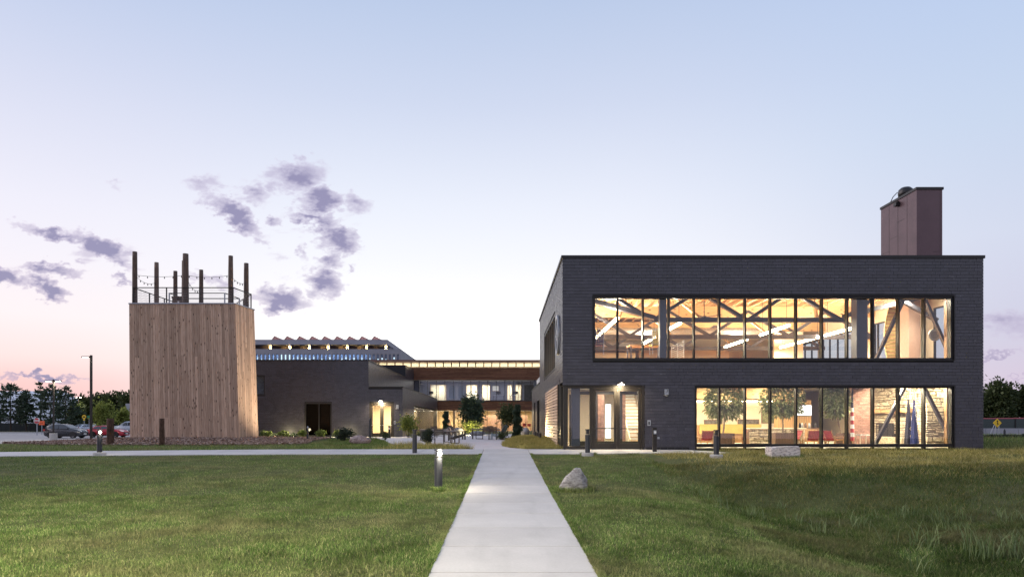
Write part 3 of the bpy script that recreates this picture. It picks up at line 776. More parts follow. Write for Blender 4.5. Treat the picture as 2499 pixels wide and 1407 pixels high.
# ------------------------------------------------------------------ the lit two-storey house on the right
D0 = 30.5; K0 = 1666/D0
def fx(px): return (px-1228)/K0
def fz(py): return EYE-(py-1029)/K0
XL, XR, ZT, ZB = fx(1373), fx(2400), fz(630), .15
house = thing('modern_house', 'long two-storey charcoal brick building with two lit ribbon windows and a glazed corner entrance', 'building', (XL, D0, ZB))
UW = (fx(1447), fx(2327), fz(878), fz(722)); LW = (fx(1697), fx(2327), .14, fz(942)); EN = (XL-.5, fx(1573), 0, fz(941))
holes = [UW, LW, EN]
brick_wall(house, holes, XL, XR, ZB, ZT, 'x', D0, -1, 300, 3)
YB, YM, ZLOW = 63.0, 49.7, 4.2
SH = [(34.9, 44.2, 4.12, 7.0), (30.0, 42.1, 0, 3.2), (42.1, 43.3, 0, 3.0), (49.9, 53.6, 0, 3.05), (56.5, 58.6, 0, 3.05)]
brick_wall(house, SH, D0, YM, ZB, ZT, 'y', XL, -1, 0, 5)
brick_wall(house, SH, YM, YB, ZB, ZLOW, 'y', XL, -1, 0, 6)
m = MB(); wall_boxes(m, XL+.036, XR-.02, ZB, ZT, holes, 'x', D0+.034, D0+.30); m.build('wall', 'slate_back', house)
m = MB(); wall_boxes(m, D0+.32, YM, ZB, ZT, SH, 'y', XL+.034, XL+.28); wall_boxes(m, YM, YB, ZB, ZLOW, SH, 'y', XL+.034, XL+.28)
m.box(XL+.034, XR, YB-.2, YB, ZB, ZLOW); m.build('wall', 'slate_back', house)
# right wall, with the upper row of windows that let the dusk sky through
RW = [(32.35,33.6,4.2,7.0),(37.6,39.0,4.2,7.0),(41.2,45.3,4.2,6.95),(45.9,49.2,4.2,6.9)]
m = MB(); wall_boxes(m, D0+.32, YM, ZB, ZT-.05, RW, 'y', XR-.30, XR-.17); m.build('wall', 'cream', house)
for h in RW: curtain(house, h[0], h[1], h[2], h[3], XR-.28, [h[0]+1.05*k for k in range(1, 4) if h[0]+1.05*k < h[1]-.3], .06, .1, 'glass', (), axis='y')
m = MB(); m.box(XL+.3, XR-.32, YM-.2, YM, .2, ZT-.05); m.build('wall', 'cream', house)
# roof, parapet cap
m = MB(); m.box(XL+.3, XR-.32, D0+.32, YM-.21, 8.2, 8.42); m.build('roof', 'slate_back', house)
m = MB(); m.box(XL+.29, XR, YM, YB-.2, 3.9, 4.1); m.build('roof', 'slate_back', house)
m = MB(); m.box(XL-.06, XR+.05, D0-.05, D0+.36, ZT, ZT+.13); m.box(XL-.06, XL+.33, D0+.362, YM+.05, ZT, ZT+.13); m.build('parapet_cap', 'black', house)
m = MB(); m.box(XL-.05, XL+.32, YM+.06, YB+.05, ZLOW, ZLOW+.1); m.build('parapet_cap', 'black', house)
m = MB(); m.box(XR-.35, XR+.05, D0+.37, YM, ZT, ZT+.13); m.build('parapet_cap', 'black', house)
# glass balustrade on the low roof
for i in range(4):
    y0 = YM+.3+i*2.9
    MB().box(XL+.36, XL+.38, y0, y0+2.8, ZLOW+.1, ZLOW+.95).build('balustrade_pane', glass_mat('frosted_glass', (.75,.78,.7), 2.5, .3) if i == 0 else bpy.data.materials['frosted_glass'], house)
# base trim with weep gaps
m = MB()
for i in range(7):
    a = fx(1576)+i*.325
    if a+.31 < LW[0]: m.box(a, a+.31, D0-.03, D0+.01, ZB-.02, ZB+.13)
m.build('base_trim', 'black', house)
MUL = [fx(p) for p in (1508,1570,1633,1695,1757,1820,1882,1945,2008,2070,2133,2195.5,2258.5)]
curtain(house, UW[0], UW[1], UW[2], UW[3], D0+.03, MUL, .10, .24)
curtain(house, LW[0], LW[1], LW[2], LW[3], D0+.03, [q for q in MUL if q > LW[0]+.4], .07, .24, 'glass', ((fz(1090), fz(1082)),))
m = MB()
for h in (UW, LW):   # black reveals round the openings
    m.box(h[0]-.02, h[0]-.001, D0-.035, D0+.03, h[2]-.02, h[3]+.06); m.box(h[1]+.001, h[1]+.05, D0-.035, D0+.03, h[2]-.02, h[3]+.06)
    m.box(h[0], h[1], D0-.037, D0+.028, h[3]+.001, h[3]+.05); m.box(h[0], h[1], D0-.045, D0+.028, h[2]-.03, h[2]-.001)
m.build('window_trim', 'black', house)
# side window with its vertical fins
curtain(house, SH[0][0], SH[0][1], SH[0][2], SH[0][3], XL+.02, [SH[0][0]+1.55*i for i in range(1, 6)], .1, .2, 'glass', (), axis='y')
# --- entrance: corner glazing and double door
m = MB()
m.box(XL+.02, fx(1573), D0+.02, D0+.28, EN[3]-.001, EN[3]+.03)
m.box(fx(1566), fx(1573)-.003, D0+.01, D0+.28, .15, EN[3]-.002)
m.box(fx(1440), fx(1447), D0+.06, D0+.24, .15, EN[3]-.002)
m.box(XL+.06, XL+.24, D0+.06, D0+.24, .15, EN[3]-.002)
m.box(XL+.242, fx(1440)-.001, D0+.08, D0+.22, EN[3]-.10, EN[3]-.003); m.box(XL+.242, fx(1440)-.001, D0+.08, D0+.22, .15, .33)
m.box(fx(1447)+.001, fx(1566)-.001, D0+.06, D0+.24, EN[3]-.10, EN[3]-.003)
m.build('entrance_frame', 'bronze', house)
MB().box(XL+.242, fx(1440), D0+.14, D0+.155, .33, EN[3]-.10).build('sidelight_pane', 'glass', house)
MB().box(XL+.13, XL+.145, D0+.242, D0+1.0, .33, EN[3]-.05).build('sidelight_pane', 'glass', house)
m = MB(); m.box(XL-.01, XL+.2, D0+1.0, D0+1.16, .15, EN[3]+.05); m.box(XL-.02, XL+.03, D0+1.5, D0+1.7, .1, 3.4); m.build('corner_post', 'bronze', house)
for (a, b) in ((fx(1447)+.012, (fx(1447)+fx(1566))/2-.006), ((fx(1447)+fx(1566))/2+.006, fx(1566)-.012)):
    f = MB(); zt = EN[3]-.11; st = .125; y0, y1 = D0+.10, D0+.16
    f.box(a, a+st, y0, y1, .17, zt); f.box(b-st, b, y0, y1, .17, zt); f.box(a+st, b-st, y0, y1, zt-.12, zt); f.box(a+st, b-st, y0, y1, .17, .44)
    dr = f.build('door', 'bronze', house)
    MB().box(a+st, b-st, D0+.125, D0+.135, .44, zt-.12).build('pane', 'glass', dr)
    q = MB(); q.box(a+st*.5, b-st*.5, y0-.06, y0-.03, 1.09, 1.125); q.box(a+.05, a+.08, y0-.03, y0, 1.095, 1.12); q.box(b-.08, b-.05, y0-.03, y0, 1.095, 1.12); q.build('push_bar', 'black', dr)
# --- louvred timber screen on the side wall, lit from the bed
scr = thing('louvre_screen', 'tall screen of horizontal pinkish slats on the side wall, lit by a spotlight', 'screen', (XL, 33, .2))
M['slat'] = board_mat('screen_slat', [(.42,.29,.20),(.52,.37,.27),(.58,.43,.33)], True, False, 'x')
for i in range(20):
    z = .27+i*.1475
    MB().box(XL-.075, XL-.04, 32.75, 42.0, z, z+.105).build('slat', 'slat', scr)
for y in (32.7, 35.8, 38.9, 42.02): MB().box(XL-.036, XL+.02, y, y+.06, .2, 3.2).build('post', 'black', scr)
MB().box(XL+.2, XL+.24, 32.6, 42.1, .2, 3.2).build('backing_board', mat('screen_backing', (.25,.19,.13), .8), scr)
MB().box(XL+.25, XL+.29, 42.1, 58.6, .15, 3.1).build('recess_panel', 'black', house)
# --- round emblem on the side wall
em = thing('wall_emblem', 'round metal emblem fixed high on the narrow side wall of the dark house', 'emblem', (XL-.05, 32.75, 5.57))
def disc_y(mb, cx, cy, cz, r0, r1, x0, x1, n=28):
    for i in range(n):
        t0, t1 = 2*PI*i/n, 2*PI*(i+1)/n
        P = lambda r, t, x: (x, cy+r*math.cos(t), cz+r*math.sin(t))
        vs = [P(r0,t0,x0),P(r1,t0,x0),P(r1,t1,x0),P(r0,t1,x0),P(r0,t0,x1),P(r1,t0,x1),P(r1,t1,x1),P(r0,t1,x1)]
        mb.add(vs, [(0,1,2,3),(7,6,5,4),(0,4,5,1),(1,5,6,2),(2,6,7,3),(3,7,4,0)])
    return mb
disc_y(MB(), 0, 32.75, 5.57, .80, .95, XL-.11, XL-.03).build('ring', 'galv', em)
q = MB()
for i in range(8):
    t = i*PI/4; q.beam((XL-.07, 32.75, 5.57), (XL-.07, 32.75+.82*math.cos(t), 5.57+.82*math.sin(t)), .06, .05)
disc_y(q, 0, 32.75, 5.57, .02, .3, XL-.10, XL-.05, 18); q.build('spokes', 'galv', em)
# --- chimney
cX0, cX1, cY0, cY1 = 20.17, 21.42, 33.3, 36.45
m = MB(); m.box(cX0, cX1, cY0, cY1, 8.43, 12.72); ch = m.build('chimney', 'copper', house)
q = MB(); q.box(cX0-.04, cX1+.05, cY0-.04, cY1+.04, 12.721, 12.84); q.build('chimney_cap', 'black', ch)
q = MB()
for i in range(1, 4): q.box(cX0-.006, cX0-.001, cY0+i*.79, cY0+i*.79+.012, 8.75, 12.71)
for (yy, zz_) in ((cY0+.1, 9.0),(cY0+1.7,9.0),(cY0+1.0, 11.6),(cY0+1.6,10.9),(cY0+2.4,10.3)): q.box(cX0-.006, cX0-.001, yy, yy+.7, zz_, zz_+.012)
q.box(cX1-.11, cX1-.10, cY0-.006, cY0-.001, 8.75, 12.71); q.box(cX0+.8, cX0+1.1, cY0-.006, cY0-.001, 9.7, 9.71); q.build('panel_joint', 'black', ch)
q = MB(); q.lathe((20.75, 35.2, 12.84), [(.24,0),(.24,.16),(.34,.2),(.36,.34),(.33,.52),(.22,.62),(.05,.64)], 18); q.build('vent_cap', 'black', ch, True)
q = MB(); q.path([Vector((20.45,35.4,13.3)), Vector((20.28,35.5,13.1)), Vector((20.2,35.6,12.86))], .02, 6); q.build('vent_cable', 'black', ch)
q = MB(); q.box(cX0-.2, cX0-.02, 34.7, 34.95, 12.4, 12.58); q.box(cX0-.08, cX0, 34.8, 34.86, 12.55, 12.66); q.build('floodlight', 'black', ch)

# ------------------------------------------------------------------ interior shell
FL, C1, F2, C2 = .24, 3.45, 4.08, 8.12
IX0, IX1, IY0, IY1 = XL+.3, XR-.32, D0+.30, YM-.21
MB().box(IX0, IX1, IY0, IY1, FL-.14, FL).build('floor', 'floor_in', house)
m = MB(); m.box(IX0, IX1, IY0+.25, IY1, C1, F2-.1); m.build('ceiling', 'ceil_white', house)
MB().box(IX0, IX1, IY0+.25, IY1, F2-.099, F2).build('upper_floor', 'wood', house)
MB().box(IX0, IX1, IY0, IY1, C2+.05, C2+.079).build('upper_ceiling', 'deck', house)
for i in range(32):   # joists across the timber deck
    x = IX0+.4+i*.57
    if x < IX1-.2: MB().box(x-.04, x+.04, IY0, IY1, C2-.12, C2+.049).build('joist', 'deck', house)
# trusses: glulam top chord, dark steel bottom chord and webs
NB_X = [4.9, 9.4, 13.9, 18.4]; NT_X = [2.95, 7.2, 11.75, 16.25, 20.9]
for d in (32.9, 38.9, 44.9):
    t = MB(); t.box(IX0, IX1, d-.1, d+.1, 7.36, 7.95); tr = t.build('truss', 'glulam', house)
    MB().box(IX0+.002, IX1-.002, d-.09, d+.09, 6.12, 6.36).build('bottom_chord', 'steel', tr) if d != 32.9 else MB().box(7.2, 16.4, d-.09, d+.09, 6.2, 6.42).build('bottom_chord', 'steel', tr)
    nodes = [(2.95,7.75)]
    for i in range(4):
        for (p, q_) in (((NT_X[i],6.3),(NB_X[i],7.7)),((NB_X[i],7.7),(NT_X[i+1],6.3))):
            w = MB(); w.beam((p[0],d,p[1]),(q_[0],d,q_[1]), .16, .22, (0,1,0)); w.build('web', 'steel', tr)
    if d == 32.9:
        w = MB(); w.beam((2.9,d-.4,7.55),(7.2,d-.4,6.35), .2, .34, (0,1,0)); w.build('web', 'steel', tr)
        w = MB(); w.beam((16.3,d-.3,6.45),(20.9,d+.6,7.6), .2, .34, (0,1,0)); w.build('web', 'steel', tr)
    for x in (5.6, 9.6, 15.2):   # thin timber struts up to the deck
        w = MB(); w.beam((x, d+.2, 6.4), (x+random.choice((-.9,.9)), d+2.6, 8.05), .10, .14, (0,1,0)); w.build('strut', 'glulam', tr)
M['col_blue'] = mat('column_paint', (.05,.056,.085), .45, .1, .1)
for x, w in ((7.28,.30),(16.33,.50)):
    for (a, b) in ((FL, C1-.001), (F2, C2-.13)):
        if x > 16 and a < 1: continue
        MB().box(x-w/2, x+w/2, 31.05, 31.05+w, a, b).build('column', 'col_blue', house)
for x in (7.3, 11.8, 16.3):
    pass
# inverted-V brace frames in the right-hand bay
for (zb, zt) in ((FL+.05, C1-.02), (F2+.02, 7.6)):
    xa, xm, xb = fx(2136)*1.025, fx(2228)*1.03, fx(2316)*1.03
    w = MB(); w.beam((xa,31.35,zb),(xm-.2,31.35,zt), .12, .17, (0,1,0)); w.build('brace', 'steel', house)
    w = MB(); w.beam((xm+.25,31.35,zt),(xb,31.35,zb+.35), .12, .17, (0,1,0)); w.build('brace', 'steel', house)
    MB().box(fx(2312)*1.015, fx(2318)*1.015, 31.0, 31.2, zb, zt).build('column', 'wood', house)
MB().box(3.12, 3.5, 31.1, 31.5, FL, C1-.001).build('column', 'col_blue', house)
for (lx1, ly1, w1) in ((19.2,32.6,330),(19.4,36.8,330)): light('lamp','AREA',(lx1,ly1,7.2),w1,WARM2,house,.8,(0,0,0))
# upper floor: chimney breast, partitions
MB().box(20.05, 20.62, 33.75, 35.3, F2+.002, C2-.15).build('chimney_breast', 'pink', house)
M['part_tan'] = mat('tan_partition', (.42,.33,.25), .85, 0, .05)
MB().box(3.2, 9.0, 46.4, 46.6, F2+.002, 6.1).build('partition', 'cream', house)
MB().box(9.4, 15.6, 47.2, 47.4, F2+.002, 6.6).build('partition', 'part_tan', house)
MB().box(17.7, 19.6, 44.6, 44.8, F2+.002, 7.3).build('partition', 'cream', house)
M['duct'] = mat('galvanised_duct', (.38,.38,.39), .4, .5, .2)
MB().tube((4.2,41.5,6.9),(15.6,41.5,6.9), .22, .22, 12).build('duct', 'duct', house)
MB().box(3.3, 8.8, 45.9, 46.3, 6.35, 6.75).build('duct', 'duct', house)

# linear lights
def linear_light(x, y0, y1, z, label):
    t = thing('linear_light', label, 'light fixture', (x, (y0+y1)/2, z), 'glowing linear lights under the timber ceiling')
    MB().box(x-.05, x+.05, y0, y1, z+.075, z+.11).build('housing', 'steel', t)
    MB().tube((x, y0+.02, z), (x, y1-.02, z), .07, .07, 8).build('tube', 'tube', t)
    for yy in (y0+.3, y1-.3): MB().tube((x, yy, z+.11), (x, yy, C2-.1), .012, .012, 5).build('hanger', 'black', t)
    light('lamp', 'AREA', (x, (y0+y1)/2, z-.09), LIN_W*(y1-y0), WARM2, t, .14, (0,0,0), y1-y0)
    light('lamp', 'AREA', (x, (y0+y1)/2, z+.13), LIN_W*.8*(y1-y0), WARM2, t, .14, (PI,0,0), y1-y0)
LIN_W = 105
linear_light(5.29, 31.5, 40.3, 6.2, 'long glowing linear light behind the leftmost upper window pane')
linear_light(8.6, 33.1, 35.5, 6.2, 'short glowing linear light just right of the dark upper column')
linear_light(8.6, 38.6, 42.1, 6.2, 'short glowing linear light deeper in, just left of the dark upper column')
linear_light(14.2, 33.9, 37.7, 6.2, 'glowing linear light near the middle of the upper window, its nearer length')
linear_light(14.2, 39.7, 43.7, 6.2, 'glowing linear light near the middle of the upper window, its farther length')
linear_light(17.86, 34.0, 37.9, 6.2, 'glowing linear light ending at the broad blue column, its nearer length')
linear_light(17.86, 38.5, 44.0, 6.2, 'glowing linear light ending at the broad blue column, its farther length')
# ceiling fan
fan = thing('ceiling_fan', 'dark ceiling fan hanging among the trusses behind the upper window', 'fan', (10.6, 36, 6.9))
q = MB(); q.tube((10.6,36,8.0),(10.6,36,6.98), .02); q.lathe((10.6,36,6.85), [(.05,0),(.14,.03),(.14,.12),(.04,.16)], 12); q.build('motor', 'black', fan)
for i in range(5):
    t = i*2*PI/5+.3; q = MB(); q.beam((10.6+.12*math.cos(t),36+.12*math.sin(t),6.92),(10.6+1.1*math.cos(t),36+1.1*math.sin(t),6.92), .12, .02); q.build('blade', 'steel', fan)
# canoe standing on end
cn = thing('upright_canoe', 'birch canoe standing upright with its ribbed inside showing at the right of the upper window', 'canoe', (18.4, 34.2, F2))
cx, cyy = ax(2178, 34.2), 34.2; vs = []; fs = []; nseg = 18
for i in range(nseg+1):
    t = i/nseg; z = F2+.02+3.3*t; w = .02+.36*math.sin(PI*min(1, .02+t*.98))**.7
    for j in range(9):
        a = PI*j/8; vs.append((cx+w*math.cos(a), cyy+.05+.30*math.sin(a)*(w/.38), z))
for i in range(nseg):
    for j in range(8): k = i*9+j; fs.append((k, k+1, k+10, k+9))
MB().add(vs, fs).build('hull', 'canoe', cn, True)
for i in range(2, 17):
    t = i/nseg; z = F2+.02+3.3*t; w = .02+.36*math.sin(PI*t)**.7
    q = MB(); q.box(cx-w*.93, cx+w*.93, cyy+.01, cyy+.05, z, z+.05); q.build('rib', 'wood', cn)
# round mounted head / clock on the right wall bay
rd = thing('round_plaque', 'round pale plaque crossed by the dark brace in the last upper pane', 'plaque', (20.4, 31.9, 5.3))
q = MB(); px_ = ax(2281, 31.9); pz_ = az(817, 31.9); q.tube((px_,31.9,pz_),(px_,31.95,pz_), .28, .28, 24); q.build('plaque', 'white', rd)
q = MB(); q.tube((px_,31.88,pz_),(px_,31.899,pz_), .18, .18, 20); q.build('face', 'galv', rd)

# upper furniture seen over the sill
def office_chair(x, y, z, m_, label, rz):
    t = thing('office_chair', label, 'chair', (0,0,0), 'chairs behind the upper window')
    q = MB(); q.box(-.24,.24,-.24,.24,.42,.48); q.build('seat', m_, t)
    q = MB()
    for i in range(6): q.box(-.24+i*.085,-.24+i*.085+.06, .22,.25,.52,1.15)
    for i in range(5): q.box(-.25,.25,.251,.262,.56+i*.12,.60+i*.12)
    q.build('backrest', m_, t)
    for sx in (-1,1):
        for sy in (-1,1): MB().tube((sx*.22,sy*.22,0),(sx*.22,sy*.22,.42),.018,.018,6).build('leg', 'alloy', t)
        MB().tube((sx*.24,.235,.42),(sx*.24,.24,1.17),.02,.02,6).build('back_post', 'alloy', t)
    t.location = (x,y,z); t.rotation_euler = (0,0,rz); return t
M['yellow_fab'] = mat('yellow_fabric', (.60,.45,.12), .8); M['purple_fab'] = mat('purple_fabric', (.10,.04,.10), .8)
office_chair(ax(1600,32.6), 32.6, F2+.52, 'yellow_fab', 'yellow slatted chair beside the upper column', PI+.1)
office_chair(ax(1461,31.9), 31.9, F2+.45, 'purple_fab', 'purple chair in the lower left corner of the upper window', PI-.2)
tb = thing('high_table', 'pale work table beside the yellow chair on the upper floor', 'table', (ax(1570,33.4), 33.4, F2))
q = MB(); tx = ax(1568,33.6); q.box(tx-.7,tx+.9,33.1,34.1,F2+1.02,F2+1.07); q.build('table_top', 'wood', tb)
for (a, b) in ((-.65,33.15),(.85,33.15),(-.65,34.05),(.85,34.05)): MB().box(tx+a-.03,tx+a+.03,b-.03,b+.03,F2,F2+1.02).build('leg','steel',tb)
rl = thing('stair_railing', 'pale stair railing with horizontal bars behind the upper window, just right of the column', 'railing', (ax(1655,33), 33, F2))
for i in range(9):
    z = F2+.16+i*.10; MB().beam((ax(1638,33),33,z),(ax(1674,33),33.4,z+.30),.016,.022).build('bar','white',rl)
for p in (1639, 1656, 1674): MB().box(ax(p,33)-.02,ax(p,33)+.02,32.98+(p-1639)*.011,33.02+(p-1639)*.011,F2,F2+1.0+(p-1639)*.009).build('post','white',rl)
# ------------------------------------------------------------------ ground-floor lounge
m = MB(); m.box(8.3, 18.9, 43.0, 43.2, FL, C1-.001); m.build('back_wall', 'cream', house)
MB().box(8.3, 17.2, 39.2, 42.99, 2.74, C1-.002).build('soffit', 'glulam', house)
MB().box(16.9, 18.9, 41.9, 42.6, FL+.001, 2.75).build('panel_wall', board_mat('panel_board', [(.52,.30,.13),(.62,.38,.17),(.68,.43,.22)], False, False), house)
for i in range(14): MB().box(16.9+i*.143, 16.9+i*.143+.006, 41.885, 41.9, FL+.02, 2.74).build('panel_groove', 'wood_dark', house)
def downlight(x, y, z, w, label, parent_group='recessed ceiling lights of the lounge', col=WARM, tilt=0):
    t = thing('downlight', label, 'light fixture', (x, y, z), parent_group)
    MB().lathe((x, y, z-.025), [(.10,.02),(.11,0),(.085,0),(.085,.018)], 14).build('trim_ring', 'white', t)
    MB().lathe((x, y, z-.012), [(.08,.0),(.08,.01)], 12).build('lens', 'warm_lamp', t)
    light('lamp', 'AREA', (x, y, z-.03), w, col, t, .5, (R(tilt),0,0))
DL_W = 175
for i in range(5):
    for j, yy in enumerate((31.9, 35.2, 38.3)):
        downlight(9.6+i*2.75, yy, C1, DL_W, ('first','second','third','fourth','fifth')[i]+' lounge ceiling downlight from the brick wall, '+('in the row nearest the glass','in the middle row','in the rear row')[j], tilt=(-28 if j == 0 else 0))
for i in range(3): downlight(9.8+i*2.9, 41.2, 2.74, 120, ('left','middle','right')[i]+' one of the three downlights in the timber soffit over the desk', 'soffit lights over the reception desk')
light('lamp', 'AREA', (17.9, 33.0, 3.3), 620, WARM, house, .7, (R(-10), R(-30), 0))
light('lamp', 'AREA', (19.3, 31.6, 3.3), 200, WARM, house, .5, (R(-25), R(0), 0))
# cove strip washing the back wall
cv = thing('cove_light', 'warm strip of light along the top of the cream back wall', 'light fixture', (12.7, 42.8, 2.7))
MB().box(8.4, 17.1, 42.86, 42.90, 2.69, 2.73).build('strip', 'warm_lamp', cv)
# reception desk
ds = thing('reception_desk', 'long reception desk with yellow upper panels and a ledge-stone front', 'desk', (12.5, 38, FL))
MB().box(ax(1708,38.4), ax(1857,38.4), 38.4, 38.5, .75, 1.28).build('panel', 'yellow_laminate', ds)
MB().box(ax(1700,38.4), ax(1860,38.4), 38.51, 39.1, FL+.001, 1.24).build('carcass', 'wood', ds)
MB().box(ax(1828,36.6), ax(1966,36.6), 36.5, 37.3, 1.03, 1.09).build('counter_top', 'cream', ds)
sr = random.Random(5)
def stone_face(parent, u0, u1, z0, z1, place, hmin=.09, hmax=.24, seed=4, nm='stone'):
    """irregular ledge stones, each a part"""
    rr = random.Random(seed); z = z0
    while z < z1-.03:
        h = min(rr.uniform(hmin, hmax), z1-z)
        if z1-(z+h) < .06: h = z1-z
        u = u0
        while u < u1-.02:
            w = min(rr.uniform(.18, .62), u1-u)
            if u1-(u+w) < .1: w = u1-u
            rows = [(z, z+h)]
            if h > .19 and rr.random() < .45: k = rr.uniform(.4,.6); rows = [(z, z+h*k), (z+h*k, z+h)]
            for (a, b) in rows:
                pr = rr.uniform(.03, .10); g = .012; j = lambda s=.02: rr.uniform(-s, s)
                q = [(u+g,a+g),(u+w-g,a+g),(u+w-g,b-g),(u+g,b-g)]
                fr = [(x+(.02 if i in (0,3) else -.02)+j(.012), y_+(.018 if i < 2 else -.018)+j(.01), pr+j(.015)) for i, (x, y_) in enumerate(q)]
                vs = [place(x, 0.0, y_) for x, y_ in q]+[place(x, p, y_) for x, y_, p in fr]
                mm = MB(); mm.add(vs, [(4,5,6,7),(0,1,5,4),(1,2,6,5),(2,3,7,6),(3,0,4,7)]); mm.build(nm, 'stone', parent)
            u += w
        z += h
stone_face(ds, ax(1828,36.6), ax(1964,36.6), FL, 1.02, lambda u,p,z: (u, 36.6-p, z), seed=11)
MB().box(ax(1828,36.6), ax(1964,36.6), 36.601, 37.2, FL+.001, 1.029).build('stone_backing', 'wood_dark', ds)
# back counter things
def picture(x, y, z, w, h, m_, label):
    t = thing('picture_frame', label, 'picture', (x, y, z))
    q = MB(); q.box(x-w/2,x+w/2,y-.04,y,z-h/2,z-h/2+.05); q.box(x-w/2,x+w/2,y-.04,y,z+h/2-.05,z+h/2); q.box(x-w/2,x-w/2+.05,y-.04,y,z-h/2+.05,z+h/2-.05); q.box(x+w/2-.05,x+w/2,y-.04,y,z-h/2+.05,z+h/2-.05)
    q.build('frame', 'wood_dark', t); MB().box(x-w/2+.05,x+w/2-.05,y-.02,y-.01,z-h/2+.05,z+h/2-.05).build('picture', m_, t)
M['art_dark'] = mat('dark_photo_print', (.10,.09,.08), .6, 0, .8, 7); M['art_green'] = mat('green_landscape_print', (.16,.17,.08), .6, 0, .7, 5)
picture(ax(1740,43), 42.99, 1.38, 1.15, .34, 'art_dark', 'low dark framed picture on the cream wall behind the left indoor tree')
picture(ax(1826,43), 42.99, 1.40, 1.35, .36, 'art_dark', 'long low framed picture on the cream wall right of the left indoor tree')
picture(ax(1876,43), 42.99, 1.75, .95, .85, 'art_green', 'larger green framed picture on the cream wall beside the middle indoor tree')
tv = thing('wall_screen', 'glowing white television screen on the timber panel wall', 'television', (ax(1962,41.8), 41.8, 1.9))
a, b = ax(1942,41.8), ax(1981,41.8)
q = MB(); q.box(a,b,41.78,41.84,az(1014,41.8),az(987,41.8)); q.build('case', 'black', tv)
MB().box(a+.03,b-.03,41.772,41.779,az(1014,41.8)+.03,az(987,41.8)-.03).build('screen', 'screen', tv)
# coffee counter by the panel wall
cc = thing('coffee_counter', 'narrow counter with pots and jars under the glowing screen', 'counter', (ax(1985,40), 40, FL))
MB().box(ax(1948,40), ax(2000,40), 40, 40.6, 1.0, 1.05).build('counter_top', 'wood_dark', cc)
MB().box(ax(1950,40), ax(1998,40), 40.02, 40.55, FL, .99).build('cabinet', 'wood', cc)
for k, p in enumerate((1952, 1958, 1966, 1975, 1990)):
    j = tag(MB().lathe((ax(p,40.2),40.2,1.052), [(.05,0),(.07,.02),(.07,.2),(.04,.26),(.045,.3)], 12).build('canister', ('black','alloy','wood_dark','galv','black')[k], None, True), ('small dark flask at the left end of the coffee counter','steel flask second on the coffee counter','brown jar third on the coffee counter','grey canister fourth on the coffee counter','dark pot alone at the right end of the coffee counter')[k], 'canister', 'pots on the coffee counter')
# woven lounge chairs
def lounge_chair(x, y, rz, label):
    t = thing('lounge_chair', label, 'chair', (0,0,0), 'red woven lounge chairs in the lounge')
    q = MB()
    for i in range(7): q.beam((-.27+i*.09,-.30,.38),(-.27+i*.09,.25,.31), .07, .012)
    for i in range(6): q.box(-.31,.31,-.28+i*.1,-.22+i*.1,.372-i*.0125,.384-i*.0125)
    q.build('seat', 'red', t)
    q = MB()
    for i in range(7): q.beam((-.27+i*.09,.25,.33),(-.27+i*.09,.48,.86), .07, .012, (0,1,0))
    for i in range(6): s = (i+.5)/6; q.box(-.31,.31,.238+.23*s,.25+.23*s,.33+.53*s-.028,.33+.53*s+.028)
    q.build('backrest', 'red', t)
    for sx in (-.33,.33):
        MB().beam((sx,-.33,.0),(sx,-.30,.42),.04,.05).build('leg','wood',t); MB().beam((sx,.36,.0),(sx,.20,.36),.04,.05).build('leg','wood',t)
        MB().beam((sx,-.36,.54),(sx,.42,.50),.06,.03).build('armrest','wood',t); MB().beam((sx,.22,.30),(sx,.50,.90),.04,.05).build('back_post','wood',t)
        MB().beam((sx,-.31,.40),(sx,-.31,.54),.04,.04).build('arm_post','wood',t); MB().beam((sx,-.31,.38),(sx,.26,.32),.04,.05).build('side_rail','wood',t)
    MB().box(-.31,.31,-.33,-.29,.33,.39).build('front_rail','wood',t)
    t.location = (x, y, FL); t.rotation_euler = (0,0,rz); t.scale = (.86,)*3
lounge_chair(ax(1719,33.3), 33.3, PI+.15, 'red woven lounge chair seen from behind at the left edge of the lower window')
lounge_chair(ax(1801,33.2), 33.2, -PI/2-.2, 'red woven lounge chair turned sideways right of the first planter')
lounge_chair(ax(1979,33.3), 33.3, PI, 'red woven lounge chair seen from behind under the glowing screen')
lounge_chair(ax(2017,33.9), 33.9, PI/2+.5, 'red woven lounge chair angled away just left of the third indoor tree')
lounge_chair(ax(2036,33.0), 33.0, PI/2+.25, 'red woven lounge chair in front of the third planter')
lounge_chair(ax(1934,34.4), 34.4, -PI/2+.3, 'red woven lounge chair half hidden right of the second planter')
# indoor trees in planter boxes
def leaf_cloud(n, centre, rad, ll, lw, droop, rr, hollow=.35):
    """n elongated leaves spread through an ellipsoid; returns verts, faces (quads folded as 4-point lozenges)"""
    g = np.random.default_rng(rr)
    d = g.normal(size=(n,3)); d /= np.linalg.norm(d, axis=1)[:,None]
    r = (hollow+(1-hollow)*g.random(n))**.6
    c = np.array(centre)+d*r[:,None]*np.array(rad)
    out = d*np.array([1,1,.3])+g.normal(size=(n,3))*.5; out[:,2] -= droop
    out /= np.linalg.norm(out, axis=1)[:,None]
    s = np.cross(out, g.normal(size=(n,3))); s /= np.linalg.norm(s, axis=1)[:,None]
    L = (ll*(.6+.8*g.random(n)))[:,None]; W = (lw*(.6+.8*g.random(n)))[:,None]
    v = np.stack([c, c+out*L*.5+s*W, c+out*L, c+out*L*.5-s*W], 1).reshape(-1,3)
    return v, np.arange(4*n).reshape(-1,4)
